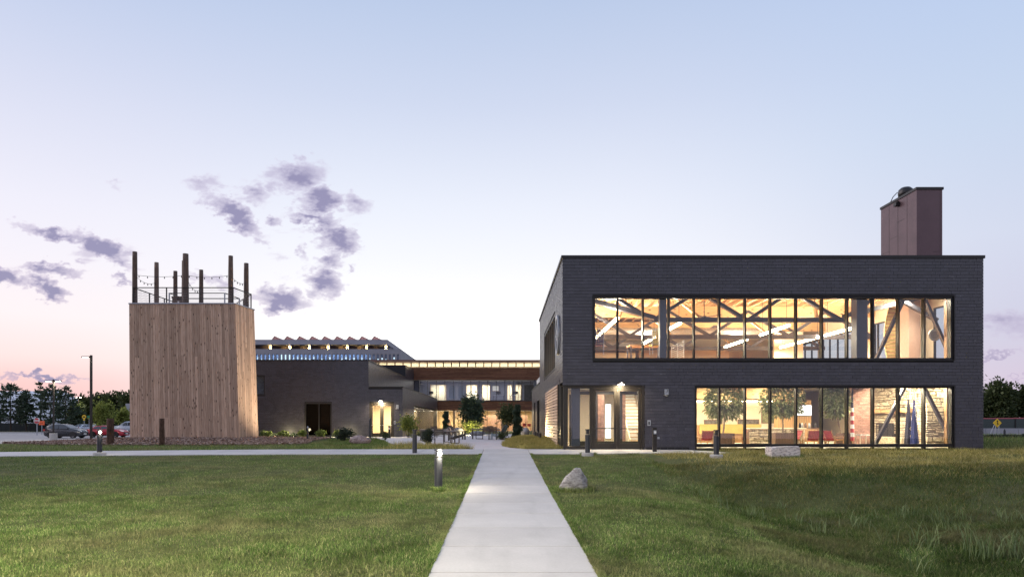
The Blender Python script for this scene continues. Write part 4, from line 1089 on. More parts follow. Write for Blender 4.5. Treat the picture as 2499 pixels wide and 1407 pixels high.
def indoor_tree(px, y, px0, px1, crown, pxp0, pxp1, label, seed, plabel):
    x = ax(px, y); t = thing('indoor_tree', label, 'tree', (x, y, FL+.6), 'potted trees in the lounge')
    cz0, cz1 = az(crown[1], y), az(crown[0], y); cxm = (ax(px0,y)+ax(px1,y))/2; rx = (ax(px1,y)-ax(px0,y))/2
    rr = random.Random(seed); q = MB(); top = Vector((cxm, y, cz0+.45))
    p0 = Vector((x, y, FL+.45)); p1 = Vector(((x+cxm)/2+.03, y, (FL+.6+cz0)/2)); p2 = Vector((cxm, y, cz0+.25))
    q.tube(p0, p1, .045, .04, 8); q.tube(p1, p2, .04, .035, 8)
    for i in range(9):
        a = rr.uniform(0, 2*PI); e = Vector((cxm+rx*.75*math.cos(a), y+rx*.6*math.sin(a), cz0+rr.uniform(.5,1.3))); q.tube(p2, e, .024, .008, 5)
    q.build('trunk', 'bark_pale', t)
    v1, f1 = leaf_cloud(1700, (cxm, y, (cz0+cz1)/2+.15), (rx, rx*.75, (cz1-cz0)/2), .20, .036, .75, seed)
    v2, f2 = leaf_cloud(500, (cxm, y, cz0+.45), (rx*.95, rx*.7, .42), .22, .036, 1.2, seed+1)
    o0 = np.array(org(t)); v = np.concatenate([v1, v2])-o0
    np_mesh('crown', v, np.concatenate([f1, f2+len(v1)]), 'ficus', t)
    b = thing('planter_box', plabel, 'planter', (x, y, FL), 'planters of the lounge trees'); a0, a1 = ax(pxp0,y), ax(pxp1,y)
    q = MB(); q.box(a0,a1,y-.36,y-.32,FL,FL+.62); q.box(a0,a1,y+.32,y+.36,FL,FL+.62); q.box(a0,a0+.04,y-.32,y+.32,FL,FL+.62); q.box(a1-.04,a1,y-.32,y+.32,FL,FL+.62); q.build('box', 'wood_dark', b)
    MB().box(a0+.04,a1-.04,y-.32,y+.32,FL+.1,FL+.56).build('soil', 'mulch_base', b)
indoor_tree(1763, 33.4, 1718, 1818, (940,1022), 1745, 1787, 'leafy potted fig tree nearest the solid brick wall, in the lower window', 21, 'dark wooden planter under the fig tree nearest the brick wall')
indoor_tree(1910, 33.6, 1856, 1962, (938,1018), 1885, 1930, 'leafy potted fig tree in the middle of the lower window, left of the glowing screen', 22, 'dark wooden planter under the middle fig tree')
indoor_tree(2054, 33.4, 2006, 2072, (936,1020), 2049, 2070, 'leafy potted fig tree right of the glowing screen', 23, 'wooden planter behind the red chairs, under the fig tree right of the screen')
# brick column beside the stone chimney
bc = thing('brick_pier', 'brown brick pier between the fig trees and the stone fireplace', 'pier', (16.9, 34.8, FL))
bx0, bx1, by0 = ax(2078,34.4), ax(2131,34.4), 34.4
MB().box(bx0+.02,bx1-.02,by0+.02,by0+.7,FL+.001,C1-.002).build('core', 'wood_dark', bc)
M['brick_i'] = mat('brown_brick_courses', (.25,.14,.115), .8, 0, .3, 9, .2, island=.25)
q = MB(); nr = 0
for i in range(40):
    z = FL+i*.08; o_ = (i%2)*.11
    if z+.07 > C1: break
    k = 0
    while bx0-o_+k*.22 < bx1:
        a, b = max(bx0, bx0-o_+k*.22), min(bx1, bx0-o_+k*.22+.21)
        if b-a > .02: q.box(a, b, by0, by0+.1, z+.005, z+.072)
        k += 1
q.build('brick_courses', 'brick_i', bc, kind='stuff')
# stone fireplace
fp = thing('stone_fireplace', 'large fireplace of rough yellow ledge stone with a timber mantel', 'fireplace', (20.9, 35.5, FL))
SX, SY0, SY1 = 20.03, 32.4, 37.3
FO = (34.85, 36.4, FL+.42, 1.32)
MB().box(SX+.001, IX1-.002, SY0+.001, SY1, FL+.002, C1-.003).build('masonry', 'wood_dark', fp)
def pl_left(u, p, z): return (SX-p, u, z)
stone_face(fp, SY0, FO[0], FL, C1-.01, lambda u,p,z: (SX-p, SY0+SY0+ (FO[0]-SY0) - u if False else u, z), seed=31, hmax=.28)
stone_face(fp, FO[0], SY1, 1.34, C1-.01, pl_left, seed=32, hmax=.28)
stone_face(fp, FO[1], SY1, FL, 1.33, pl_left, seed=33)
stone_face(fp, SX, IX1-.01, FL, C1-.01, lambda u,p,z: (u, SY0-p, z), seed=34, hmax=.34)
MB().box(SX-.75, SX-.101, 33.0, 37.2, FL+.002, FL+.40).build('hearth', 'stone', fp)
m = MB()
for i in range(8): m.box(SX-.34+.02*math.sin(i*2), SX-.10, 33.0+i*.52, 33.0+i*.52+.521, 1.86+.02*math.sin(i*1.7), 2.06+.03*math.sin(i*1.3))
m.build('mantel', 'wood', fp)
q = MB(); q.box(SX-.16,SX-.13,FO[0],FO[1],FL+.42,FL+.46); q.box(SX-.16,SX-.13,FO[0],FO[1],1.28,1.32)
for i in range(4): yy = FO[0]+i*(FO[1]-FO[0]-.04)/3; q.box(SX-.16,SX-.13,yy,yy+.04,FL+.46,1.28)
for i in range(15): yy = FO[0]+.06+i*.095; q.box(SX-.15,SX-.14,yy,yy+.02,FL+.46,1.28)
q.box(SX-.16,SX-.135,FO[0]+.04,FO[1]-.04,1.04,1.08); q.build('fire_screen', 'black', fp)
MB().box(SX-.02,SX+.0,FO[0],FO[1],FL+.42,1.33).build('firebox', 'black', fp)
# flags
def flag(px, py0, py1, y, w, m_, label, letters=None, trim=None):
    x = ax(px, y); z0, z1 = FL+.08, az(py0, y); t = thing('furled_flag', label, 'flag', (x, y, FL))
    q = MB(); q.tube((x,y,FL+.02),(x,y,z1+.3),.018,.015,8); q.lathe((x,y,FL), [(.16,0),(.16,.03),(.05,.06),(.03,.12)], 14); q.lathe((x,y,z1+.3), [(.01,0),(.035,.05),(.02,.1),(.001,.17)], 8); q.build('pole', 'gold', t)
    vs = []; fs = []; nn = 28; rows = 16
    for i in range(rows+1):
        s = i/rows; z = z1+(z0-z1)*s; rr = .035+w*s**1.1
        for j in range(nn):
            a = 2*PI*j/nn; r = rr*(1+.26*math.sin(a*6+s*2)+.16*math.sin(a*3-s*5)); vs.append((x+r*math.cos(a), y+r*.7*math.sin(a), z+.03*math.sin(a*2)*s))
    for i in range(rows):
        for j in range(nn): k = (j+1)%nn; fs.append((i*nn+j, i*nn+k, (i+1)*nn+k, (i+1)*nn+j))
    cl_ = MB().add(vs, fs).build('cloth', m_, t, True)
    if trim:
        pts_ = [Vector((x+a*w, y-.75*w-.04, z0+(z1-z0)*b)) for a, b in ((.9,.46),(-.2,.36),(.6,.28),(-.1,.20),(.9,.05))]
        MB().path(pts_, .014, 5).build('fringe', 'gold', t)
    if letters:
        cu = bpy.data.curves.new('lettering', 'FONT'); cu.body = letters; cu.size = .17; cu.extrude = .002; cu.align_x = 'CENTER'
        o = font_mesh(cu, t, 'white')
        o.location = Vector((x-.02, y-.7*w*.75-.05, (z0+z1)/2+.35))-Vector((x,y,FL)); o.rotation_euler = (R(90), R(82), 0)
flag(2217, 974, 1082, 32.2, .16, 'navy_flag', 'dark navy flag furled on a stand, left of the pair before the fireplace', None, True)
flag(2231, 975, 1082, 31.9, .14, 'blue_flag', 'brighter blue flag with white lettering, right of the pair before the fireplace', 'WISCONSIN')
def striped_flag():
    x, y = ax(2080, 33.0), 33.0; t = thing('furled_flag', 'red and white striped flag with a dark canton, furled beside the brick pier', 'flag', (x,y,FL))
    z1, z0 = az(945,y), FL+.25
    q = MB(); q.tube((x,y,FL+.02),(x,y,z1+.1),.018,.015,8); q.lathe((x,y,FL), [(.16,0),(.16,.03),(.05,.06),(.03,.12)], 14); q.build('pole', 'gold', t)
    nn, rows = 24, 18
    def shell(r0, r1, m_, name, s0, s1):
        vs = []; fs = []
        for i in range(rows+1):
            s = s0+(s1-s0)*i/rows; z = z1+(z0-z1)*s; w = .02+.07*s**.7
            for j in range(nn): a = 2*PI*j/nn; r = w*(1+.2*math.sin(a*5+s*3)); vs.append((x+r*math.cos(a), y+r*.7*math.sin(a), z))
        for i in range(rows):
            for j in range(r0, r1): k = (j+1)%nn; fs.append((i*nn+j, i*nn+k, (i+1)*nn+k, (i+1)*nn+j))
        MB().add(vs, fs).build(name, m_, t, True)
    shell(0, nn, 'navy_flag', 'canton', 0, .38)
    for i in range(8): shell(0, nn, 'red' if i % 2 else 'white', 'stripe', .38+i*.0775, .38+(i+1)*.0775)
striped_flag()
# side table with small items by the brick pier
st = thing('side_table', 'small pale side table at the foot of the brick pier', 'table', (ax(2100,33), 33, FL))
a = ax(2098,33); MB().box(a-.1,a+.5,32.8,33.3,FL+.52,FL+.56).build('table_top', 'white', st)
for (dx, dy) in ((-.08,.02),(.44,.02),(-.08,.46),(.44,.46)): MB().box(a+dx,a+dx+.04,32.8+dy,32.84+dy,FL,FL+.52).build('leg','cream',st)
# foyer: second glazed doors, stair, information panel, brick piers
vd = thing('inner_doors', 'dark framed inner glass doors of the entrance vestibule', 'door', (4.5, 33.6, FL))
f = MB(); f.box(3.25,3.33,33.5,33.6,FL,2.75); f.box(4.42,4.62,33.5,33.6,FL,2.75); f.box(5.72,5.85,33.5,33.6,FL,2.75); f.box(7.1,7.2,33.5,33.6,FL,2.75); f.box(3.33,7.1,33.5,33.6,2.75,2.9); f.box(3.33,7.1,33.51,33.59,FL,FL+.22); f.build('frame', 'black', vd)
for a, b in ((3.33,4.42),(4.62,5.72),(5.85,7.1)): MB().box(a,b,33.54,33.55,FL+.22,2.75).build('pane','glass',vd)
MB().box(4.62,5.72,33.44,33.47,1.09,1.12).build('push_bar','black',vd)
MB().box(3.0,7.3,33.5,33.6,2.91,C1-.002).build('vestibule_wall', 'cream', house)
MB().box(3.0,8.2,43.0,43.2,FL,C1-.001).build('back_wall', 'cream', house)
for x in (ax(1467,36), ax(1519,36)): 
    bp = thing('brick_pier', 'narrow brown brick pier behind the left entrance door' if x < 5.8 else 'narrow brown brick pier behind the right entrance door', 'pier', (x, 36, FL))
    q = MB()
    for i in range(39):
        z = FL+i*.08
        for k in range(2): a = x-.17+k*.17; q.box(a+.004, a+.166, 36, 36.34, z+.004, z+.074)
    q.build('brick_courses', 'brick_i', bp, kind='stuff'); MB().box(x-.165,x+.165,36.01,36.33,FL,C1-.01).build('core','wood_dark',bp)
stp = thing('information_panel', 'tall glowing white panel standing in the foyer behind the left door', 'panel', (ax(1484,38.5),38.5,FL))
a, b = ax(1477,38.5), ax(1491,38.5)
MB().box(a,b,38.5,38.6,FL+.2,2.45).build('case','black',stp); MB().box(a+.01,b-.01,38.49,38.499,FL+.25,2.40).build('screen','screen',stp)
sc = thing('staircase', 'timber staircase rising away behind the right entrance door', 'staircase', (7.5,38,FL))
s0, s1 = ax(1527,38), ax(1552,38)+.35
for i in range(15):
    z = FL+.19*(i+1); yy = 36.6+i*.27
    MB().box(s0,s1,yy,yy+.30,z-.045,z).build('tread','wood',sc); MB().box(s0,s1,yy+.275,yy+.295,z-.001,z+.145).build('riser','white',sc)
for x in (s0-.05, s1+.01): MB().beam((x+.02,36.5,FL+.1),(x+.02,40.6,FL+2.95),.05,.30).build('stringer','cream',sc)
for i in range(6): MB().beam((s1-.02,36.5,FL+.4+i*.13),(s1-.02,40.6,FL+3.2+i*.13),.02,.02).build('rail_bar','alloy',sc)
for yy in (32.0, 34.9, 38.2): downlight(5.2, yy, C1 if yy > 33 else 2.95, 200, 'round recessed downlight over the entrance vestibule' if yy < 33 else ('round recessed downlight behind the inner doors' if yy < 36 else 'round recessed downlight by the foyer panel'), 'foyer ceiling lights')
downlight(7.4, 36.5, C1, 260, 'round recessed downlight above the staircase', 'foyer ceiling lights')
MB().box(3.0,7.3,30.8,33.49,2.96,2.98).build('vestibule_ceiling','ceil_white',house)
# ------------------------------------------------------------------ timber tower
TZ0, TZ1 = .22, 9.0
TB = [(-24.03,44.0),(-17.03,44.0),(-16.72,46.6),(-19.3,50.4),(-24.0,50.4)]
TT = [(-24.09,44.0),(-17.30,44.0),(-16.96,46.4),(-19.5,50.2),(-24.0,50.2)]
tower = thing('timber_tower', 'tall windowless tower clad in vertical weathered boards with log poles rising from its deck', 'tower', (-20.5, 47, TZ0))
m = MB(); n5 = 5
sh = lambda P, k: [(-20.7+(x+20.7)*k, 47+(y-47)*k) for x, y in P]
b_, t_ = sh(TB, .985), sh(TT, .985)
m.add([(x,y,TZ0-.1) for x,y in b_]+[(x,y,TZ1-.1) for x,y in t_], [tuple(reversed(range(5))), tuple(range(5,10))]+[(i,(i+1)%5,5+(i+1)%5,5+i) for i in range(5)])
m.build('core', 'wood_dark', tower)
rb = random.Random(12)
def board_face(i, n, splits):
    p0, p1, q0, q1 = Vector((*TB[i],TZ0)), Vector((*TB[(i+1)%5],TZ0)), Vector((*TT[i],TZ1)), Vector((*TT[(i+1)%5],TZ1))
    nrm = (p1-p0).cross(q0-p0).normalized()
    cuts = [0]; 
    for k in range(n): cuts.append(cuts[-1]+rb.uniform(.8,1.2))
    cuts = [c/cuts[-1] for c in cuts]
    for a, b in zip(cuts, cuts[1:]):
        zs = [0]+([rb.choice(splits)+rb.uniform(-.015,.015)] if rb.random() < .75 else [])+[1]
        if len(zs) == 2 and rb.random() < .3: zs = [0, rb.uniform(.2,.8), 1]
        for c, d in zip(zs, zs[1:]):
            g = .006/(p1-p0).length; gz_ = .003/8.8; pr = rb.uniform(.02,.032)
            F = lambda s, t: (p0.lerp(p1, s)).lerp(q0.lerp(q1, s), t)
            base = [F(a+g,c+gz_),F(b-g,c+gz_),F(b-g,d-gz_),F(a+g,d-gz_)]
            MB().prism([v-nrm*.02 for v in base], nrm*(.02+pr)).build('board', 'cedar', tower)
board_face(0, 46, (.5,.62,.18)); board_face(1, 17, (.45,.5,.7))
m = MB()
for i in (2, 3, 4):
    p0, p1, q0, q1 = Vector((*TB[i],TZ0)), Vector((*TB[(i+1)%5],TZ0)), Vector((*TT[i],TZ1)), Vector((*TT[(i+1)%5],TZ1)); nrm = (p1-p0).cross(q0-p0).normalized(); n = 36
    for k in range(n):
        a, b = (k+.03)/n, (k+.97)/n; m.prism([p0.lerp(p1,a)-nrm*.02,p0.lerp(p1,b)-nrm*.02,q0.lerp(q1,b)-nrm*.02,q0.lerp(q1,a)-nrm*.02], nrm*.045)
m.build('rear_cladding', 'cedar', tower)
m = MB()
for i in range(5):
    a, b = Vector((*TT[i],TZ1+.03)), Vector((*TT[(i+1)%5],TZ1+.03)); m.beam(a, b, .16, .06)
m.build('cap_flashing', 'galv', tower)
m = MB(); m.prism([(x,y,TZ1-.098) for x,y in sh(TT,.97)], (0,0,.06)); m.build('deck', 'wood', tower)
poles = [(329,44.35,614,.155),(382,46.7,640,.15),(428,49.2,661,.15),(453,44.4,619,.19),(449,46.5,636,.15),(491,49.0,658,.15),(563,44.4,624,.155),(601,46.9,642,.165)]
PP = []
for (px, d, py, r) in poles:
    x = ax(px, d); zt = az(py, d); PP.append(Vector((x, d, zt)))
    q = MB(); rr = random.Random(px); n = 12; prof = []
    for k in range(9):
        s = k/8; prof.append((r*(1.08-.16*s)*(1+rr.uniform(-.03,.03)), (zt-TZ1+.35)*s))
    q.lathe((x, d, TZ1-.35), prof, n); o = q.build('pole', 'log', tower, True)
# rail of posts, bars and fine cables round the deck
RP = sh(TT, .95); rail_pts = []
for i in range(5):
    a, b = Vector((*RP[i],0)), Vector((*RP[(i+1)%5],0)); n = max(1, round((b-a).length/2.2))
    for k in range(n): rail_pts.append(a.lerp(b, k/n))
for k, p in enumerate(rail_pts):
    q2 = rail_pts[(k+1) % len(rail_pts)]
    MB().box(p.x-.03,p.x+.03,p.y-.03,p.y+.03,TZ1-.03,TZ1+1.06).build('rail_post', 'bronze', tower)
    MB().beam((p.x,p.y,TZ1+1.08),(q2.x,q2.y,TZ1+1.08),.07,.05).build('top_rail', 'bronze', tower)
    c_ = MB()
    for j in range(9): c_.tube((p.x,p.y,TZ1+.12+j*.105),(q2.x,q2.y,TZ1+.12+j*.105),.006,.006,4)
    c_.build('cable', 'galv', tower)
IR = [(-22.3,45.6),(-18.6,45.6),(-18.4,47.6),(-22.3,47.6)]
for i in range(4):
    a, b = IR[i], IR[(i+1)%4]
    MB().box(a[0]-.035,a[0]+.035,a[1]-.035,a[1]+.035,TZ1-.03,TZ1+1.02).build('rail_post','galv',tower); MB().beam((*a,TZ1+1.0),(*b,TZ1+1.0),.05,.05).build('inner_rail','bronze',tower)
bx = thing('deck_cabinet', 'pale timber box with square holes on the tower deck behind the railing', 'cabinet', (ax(432,45.2), 45.2, TZ1))
a, b = ax(420,45.2), ax(445,45.2); q = MB(); z0 = TZ1-.03
q.box(a,b,45.2,45.7,z0,z0+.55); q.box(a-.03,b+.03,45.17,45.73,z0+.62,z0+.74); q.box(a,a+.3,45.2,45.7,z0+.551,z0+.62); q.box(b-.1,b,45.2,45.7,z0+.551,z0+.62); q.build('box','log',bx)
q = MB(); q.box(b-.32,b-.2,45.19,45.199,z0+.3,z0+.42); q.box(b-.32,b-.2,45.19,45.199,z0+.08,z0+.2); q.build('hole','white',bx)
# string lights between the poles
def string(i, j, sag, label):
    a, b = PP[i].copy(), PP[j].copy(); a.z = b.z = 10.95; t = thing('string_light', label, 'string light', a, 'string lights between the tower poles')
    ps = [a.lerp(b, k/12)-Vector((0,0,sag*(1-(2*k/12-1)**2))) for k in range(13)]
    MB().path(ps, .012, 4).build('wire', 'black', t)
    q = MB()
    for k in range(1, 12, 2): q.lathe(ps[k]-Vector((0,0,.13)), [(.012,0),(.035,.03),(.03,.07),(.015,.12)], 8)
    q.build('bulbs', 'black', t)
string(0, 3, .12, 'dark string of bulbs between the two left front poles of the tower'); string(3, 6, .15, 'dark string of bulbs between the two right front poles of the tower')
string(6, 7, .25, 'short string of bulbs at the right corner of the tower deck'); string(0, 1, .3, 'string of bulbs running back from the leftmost tower pole')
string(3, 5, .5, 'string of bulbs running back from the thick central tower pole')
# ------------------------------------------------------------------ left brick wing
KL, DL = 29.75, 56.0
lx = lambda p: (p-1228)/KL
lz = lambda p: EYE-(p-1029)/KL
lw = thing('brick_wing', 'low charcoal brick wing with a lit double door and a dark double window', 'building', (-14, DL, .2))
LX0, LXH, LXR = -28.0, lx(899.3), lx(982.6); LZH, LZL = lz(880), lz(945)
DOOR = (lx(901.5), lx(961), 0, lz(982)); DWIN = (lx(743), lx(810), 0, lz(981)); SWIN = (lx(600), lx(646), lz(963), lz(915))
LH = [DOOR, DWIN, SWIN, (LXH, LXR+1, LZL, 99)]
brick_wall(lw, LH, LX0, LXR, .18, LZH, 'x', DL, -1, 300, 21)
m = MB(); wall_boxes(m, LX0, LXR-.04, .18, LZH, LH, 'x', DL+.034, DL+.3); m.build('wall', 'slate_back', lw)
brick_wall(lw, [], DL, 78.0, LZL+.05, LZH, 'y', LXH, 1, 0, 23)
SCO = (63.0, 84.6, .2, 2.85)
brick_wall(lw, [SCO], DL, 85.6, .18, LZL, 'y', LXR, 1, 0, 24)
m = MB(); m.box(LXH-.3, LXH-.034, DL+.31, 78, LZL-.5, LZH); wall_boxes(m, DL+.31, 85.6, .18, LZL, [SCO], 'y', LXR-.3, LXR-.034); m.build('wall', 'slate_back', lw)
m = MB(); m.box(LX0, LXH+.06, DL-.05, DL+.3, LZH, LZH+.1); m.box(LXH-.28, LXH+.06, DL+.302, 78, LZH, LZH+.1); m.box(LXH+.061, LXR+.05, DL-.05, DL+.3, LZL, LZL+.09); m.box(LXR-.28, LXR+.05, DL+.302, 85.6, LZL, LZL+.09); m.build('parapet_cap', 'black', lw)
m = MB(); m.box(LX0, LXH-.31, DL+.31, 78, LZH-.4, LZH-.2); m.box(LXH-.03, LXR-.31, DL+.31, 85.6, LZL-.4, LZL-.2); m.build('roof', 'slate_back', lw)
# dark block behind the parapet
bb = thing('roof_block', 'dark brick block rising behind the low parapet of the brick wing', 'building', (-13, 78.2, 3))
m = MB(); m.box(-16.5, ax(989,78.2), 78.2, 85.4, 3.5, az(890,78.2)); m.build('block', 'slate_back', bb)
brick_wall(bb, [], -11.0, ax(989,78.2), 3.5, az(890,78.2), 'x', 78.15, -1, 0, 26); brick_wall(bb, [], 78.2, 85.4, 3.5, az(890,78.2), 'y', ax(989,78.2)+.04, 1, 0, 27)
# door, dark window
MB().box(DOOR[0]-.4, DOOR[1]+.4, DL+4.3, DL+4.4, .2, 3.2).build('hall_wall', 'cream', lw)
MB().box(DOOR[0]-.5, DOOR[0]-.4, DL+.31, DL+4.4, .2, 3.2).build('hall_wall', 'cream', lw); MB().box(DOOR[1]+.4, DOOR[1]+.5, DL+.31, DL+4.4, .2, 3.2).build('hall_wall', 'cream', lw)
MB().box(DOOR[0]-.4, DOOR[1]+.4, DL+.31, DL+4.3, 3.0, 3.1).build('hall_ceiling', 'ceil_white', lw); MB().box(DOOR[0]-.4, DOOR[1]+.4, DL+.31, DL+4.3, .16, .22).build('hall_floor', 'floor_in', lw)
t = thing('downlight', 'recessed downlight in the hall behind the lit double door of the brick wing', 'light fixture', ((DOOR[0]+DOOR[1])/2, DL+2, 2.98))
MB().lathe(((DOOR[0]+DOOR[1])/2, DL+2, 2.96), [(.12,.02),(.13,0),(.1,0),(.1,.018)], 14).build('trim_ring','white',t)
light('lamp', 'AREA', ((DOOR[0]+DOOR[1])/2, DL+2, 2.9), 320, (1,.78,.46), t, .8, (0,0,0))
m = MB(); st = .1
m.box(DOOR[0]+.002, DOOR[0]+.1, DL+.05, DL+.25, .2, DOOR[3]-.002); m.box(DOOR[1]-.1, DOOR[1]-.002, DL+.05, DL+.25, .2, DOOR[3]-.002); m.box(DOOR[0]+.1, DOOR[1]-.1, DL+.05, DL+.25, DOOR[3]-.1, DOOR[3]-.002); m.build('door_frame', 'bronze', lw)
mid = (DOOR[0]+DOOR[1])/2
for a, b in ((DOOR[0]+.11, mid-.005), (mid+.005, DOOR[1]-.11)):
    f = MB(); zt = DOOR[3]-.11; f.box(a,a+.14,DL+.1,DL+.16,.22,zt); f.box(b-.14,b,DL+.1,DL+.16,.22,zt); f.box(a+.14,b-.14,DL+.1,DL+.16,zt-.14,zt); f.box(a+.14,b-.14,DL+.1,DL+.16,.22,.5)
    dr = f.build('door', 'bronze', lw); MB().box(a+.14,b-.14,DL+.125,DL+.135,.5,zt-.14).build('pane','glass',dr); MB().box(a+.05,b-.05,DL+.03,DL+.06,1.12,1.16).build('push_bar','galv',dr)
w = curtain(lw, DWIN[0], DWIN[1], .2, DWIN[3], DL+.03, [(DWIN[0]+DWIN[1])/2+.05], .12, .2, 'glass_dark')
MB().box(DWIN[0]-.3, DWIN[1]+.3, DL+2.2, DL+2.3, .2, 3).build('blind_wall', 'black', lw)
curtain(lw, SWIN[0], SWIN[1], SWIN[2], SWIN[3], DL+.03, [], .08, .2, 'glass_far')
MB().box(SWIN[0]-.3, SWIN[1]+.3, DL+.6, DL+.7, SWIN[2]-.3, SWIN[3]+.3).build('blind_wall', mat('grey_green_blind', (.16,.22,.25), .8), lw)
# vertical fins over the lit glazing on the courtyard side
fs_ = thing('fin_screen', 'row of dark vertical fins over lit glass on the courtyard side of the brick wing', 'screen', (LXR, 74, .3))
for i in range(30):
    yy = SCO[0]+.15+i*(SCO[1]-SCO[0]-.3)/29
    MB().box(LXR-.03, LXR+.012, yy-.07, yy+.07, .25, 2.83).build('fin', 'bronze', fs_)
MB().box(LXR-.26, LXR-.2, SCO[0], SCO[1], .25, 2.85).build('glazing', 'glass', fs_)
MB().box(LXR-2.3, LXR-2.25, SCO[0]-1, SCO[1], .25, 4.0).build('room_wall', 'cream', lw); MB().box(LXR-2.24, LXR-.31, SCO[0], SCO[1], 3.0, 3.05).build('room_ceiling', 'ceil_white', lw)
MB().box(LXR-2.0, LXR-1.9, SCO[0]+3, SCO[1]-3, .25, 1.9).build('display_wall', 'wood_dark', lw)
light('lamp', 'AREA', (LXR-1.2, 74, 2.95), 1500, WARM, lw, 1.6, (0,0,0), 18)
# ------------------------------------------------------------------ rear two-storey block
DB = 85.75; KB_ = 1666/DB
bx_ = lambda p: (p-1228)/KB_
bz_ = lambda p: EYE-(p-1029)/KB_
rb_ = thing('rear_block', 'two-storey rear block with hardwood bands, a ribbon of office windows and a lit clerestory', 'building', (0, DB, .2))
RX0, RX1 = -18.0, 8.0
wx0 = bx_(1000)
MB().box(RX0, RX1, DB-.5, DB+9, bz_(883), bz_(878)).build('roof', 'fascia', rb_)
cw = curtain(rb_, RX0, RX1, bz_(895), bz_(883)-.01, DB, [bx_(885+i*19.7) for i in range(24) if bx_(885+i*19.7) > RX0+.3], .05, .12, 'glass', (), .13, 'bronze')
MB().box(RX0, RX1, DB+1.2, DB+1.25, bz_(897), bz_(883)-.02).build('clerestory_wall', 'ceil_white', rb_)
light('lamp', 'AREA', (-4, DB+.65, bz_(895)+.03), 430, (1,.80,.50), rb_, 24, (PI,0,0), .9)
MB().box(RX0, RX1, DB+.15, DB+9, bz_(927)+.25, bz_(896)).build('ceiling_void', 'slate_back', rb_)
pr = random.Random(3)
def plank_band(z0, z1, n):
    h = (z1-z0)/n
    for i in range(n):
        x = -13.0+pr.uniform(-2,0)
        while x < 4.5:
            l = pr.uniform(2.0,4.6); MB().box(x+.004, min(x+l,5)-.004, DB-.03-pr.uniform(0,.006), DB, z0+i*h+.006, z0+(i+1)*h-.006).build('plank', 'ipe', rb_); x += l
    MB().box(-16, 6, DB+.001, DB+.14, z0, z1).build('band_backing', 'slate_back', rb_)
plank_band(bz_(926), bz_(896), 11); plank_band(bz_(1000), bz_(978), 8)
M['int_grey'] = mat('grey_office_wall', (.13,.14,.19), .8, 0, .08)
curtain(rb_, -13, 5, bz_(977), bz_(927)-.01, DB, [bx_(1023+i*20.9) for i in range(15)], .06, .14, 'glass_far', (), .06, 'black')
zf2 = bz_(977)
MB().box(-13, 5, DB+.16, DB+7, zf2-.35, zf2).build('upper_floor', 'int_grey', rb_)
MB().box(-13, 5, DB+.16, DB+6.9, bz_(927)+.05, bz_(927)+.24).build('ceiling', 'ceil_white', rb_)
WH = [(a, b, zf2, zf2+2.25) for a, b in ((-9.6,-7.5),(-4.9,-3.4),(-2.8,-1.7),(.5,1.2),(1.6,2.4))]
m = MB(); wall_boxes(m, -13, 5, zf2, bz_(927)+.04, [], 'x', DB+7, DB+7.1); m.build('back_wall', 'cream', rb_)
m = MB(); wall_boxes(m, -13, 5, zf2+.001, bz_(927)+.049, WH, 'x', DB+4.2, DB+4.3); m.build('office_wall', 'int_grey', rb_)
for h in WH: curtain(rb_, h[0], h[1], h[2], h[3], DB+4.15, [(h[0]+h[1])/2], .07, .1, 'glass', (), .06, 'wood')
for x in (-10.4, -3.2, 4.0): MB().box(x-.1, x+.1, DB+.2, DB+4.1, zf2+.001, bz_(927)+.049).build('partition', 'int_grey', rb_) if x > 0 else None
MB().box(-13, -10.6, DB+.9, DB+1, zf2+.001, bz_(927)+.048).build('blind', mat('roller_blind', (.34,.30,.29), .8), rb_)
MB().box(2.7, 4.6, DB+1.6, DB+1.7, zf2+.001, bz_(927)-.5).build('partition', 'black', rb_)
for x0, x1 in ((-6.9,-6.1),(-5.7,-4.9)): MB().box(x0, x1, DB+1.2, DB+1.25, zf2+.3, zf2+1.9).build('pinboard', 'white', rb_)
def desk_set(x, y, z, label, glow):
    t = thing('office_desk', label, 'desk', (x, y, z), 'desks behind the office ribbon window')
    MB().box(x-.7,x+.7,y-.35,y+.35,z+.72,z+.75).build('table_top','white',t)
    for sx in (-.65,.65): MB().box(x+sx-.03,x+sx+.03,y-.3,y+.3,z,z+.72).build('leg','steel',t)
    mo = thing('monitor', 'dark computer monitor on the '+label.split(' with')[0].split(' behind')[0], 'monitor', (x, y, z+.75), 'monitors on the office desks')
    q = MB(); q.box(x-.28,x+.28,y,y+.04,z+.9,z+1.25); q.box(x-.03,x+.03,y+.04,y+.06,z+.75,z+1.0); q.box(x-.12,x+.12,y-.08,y+.1,z+.75,z+.765); q.build('case','black',mo)
desk_set(-9.2, DB+1.4, zf2, 'white office desk at the left end of the ribbon window', 1); desk_set(-.6, DB+1.5, zf2, 'white office desk under the middle of the ribbon window', 1); desk_set(1.6, DB+1.5, zf2, 'white office desk near the right end of the ribbon window', 1)
picture(-1.0, DB+4.14, zf2+1.75, .9, .75, 'white', 'white framed print on the grey office wall upstairs')
for x in (-8.5, -4.2, -2.2, 1.4): light('lamp', 'AREA', (x, DB+5.6, bz_(927)-.05), 260, WARM2, rb_, .9, (0,0,0))
light('lamp', 'AREA', (-4, DB+2.1, bz_(927)), 420, (1,.85,.7), rb_, 14, (0,0,0), .5)
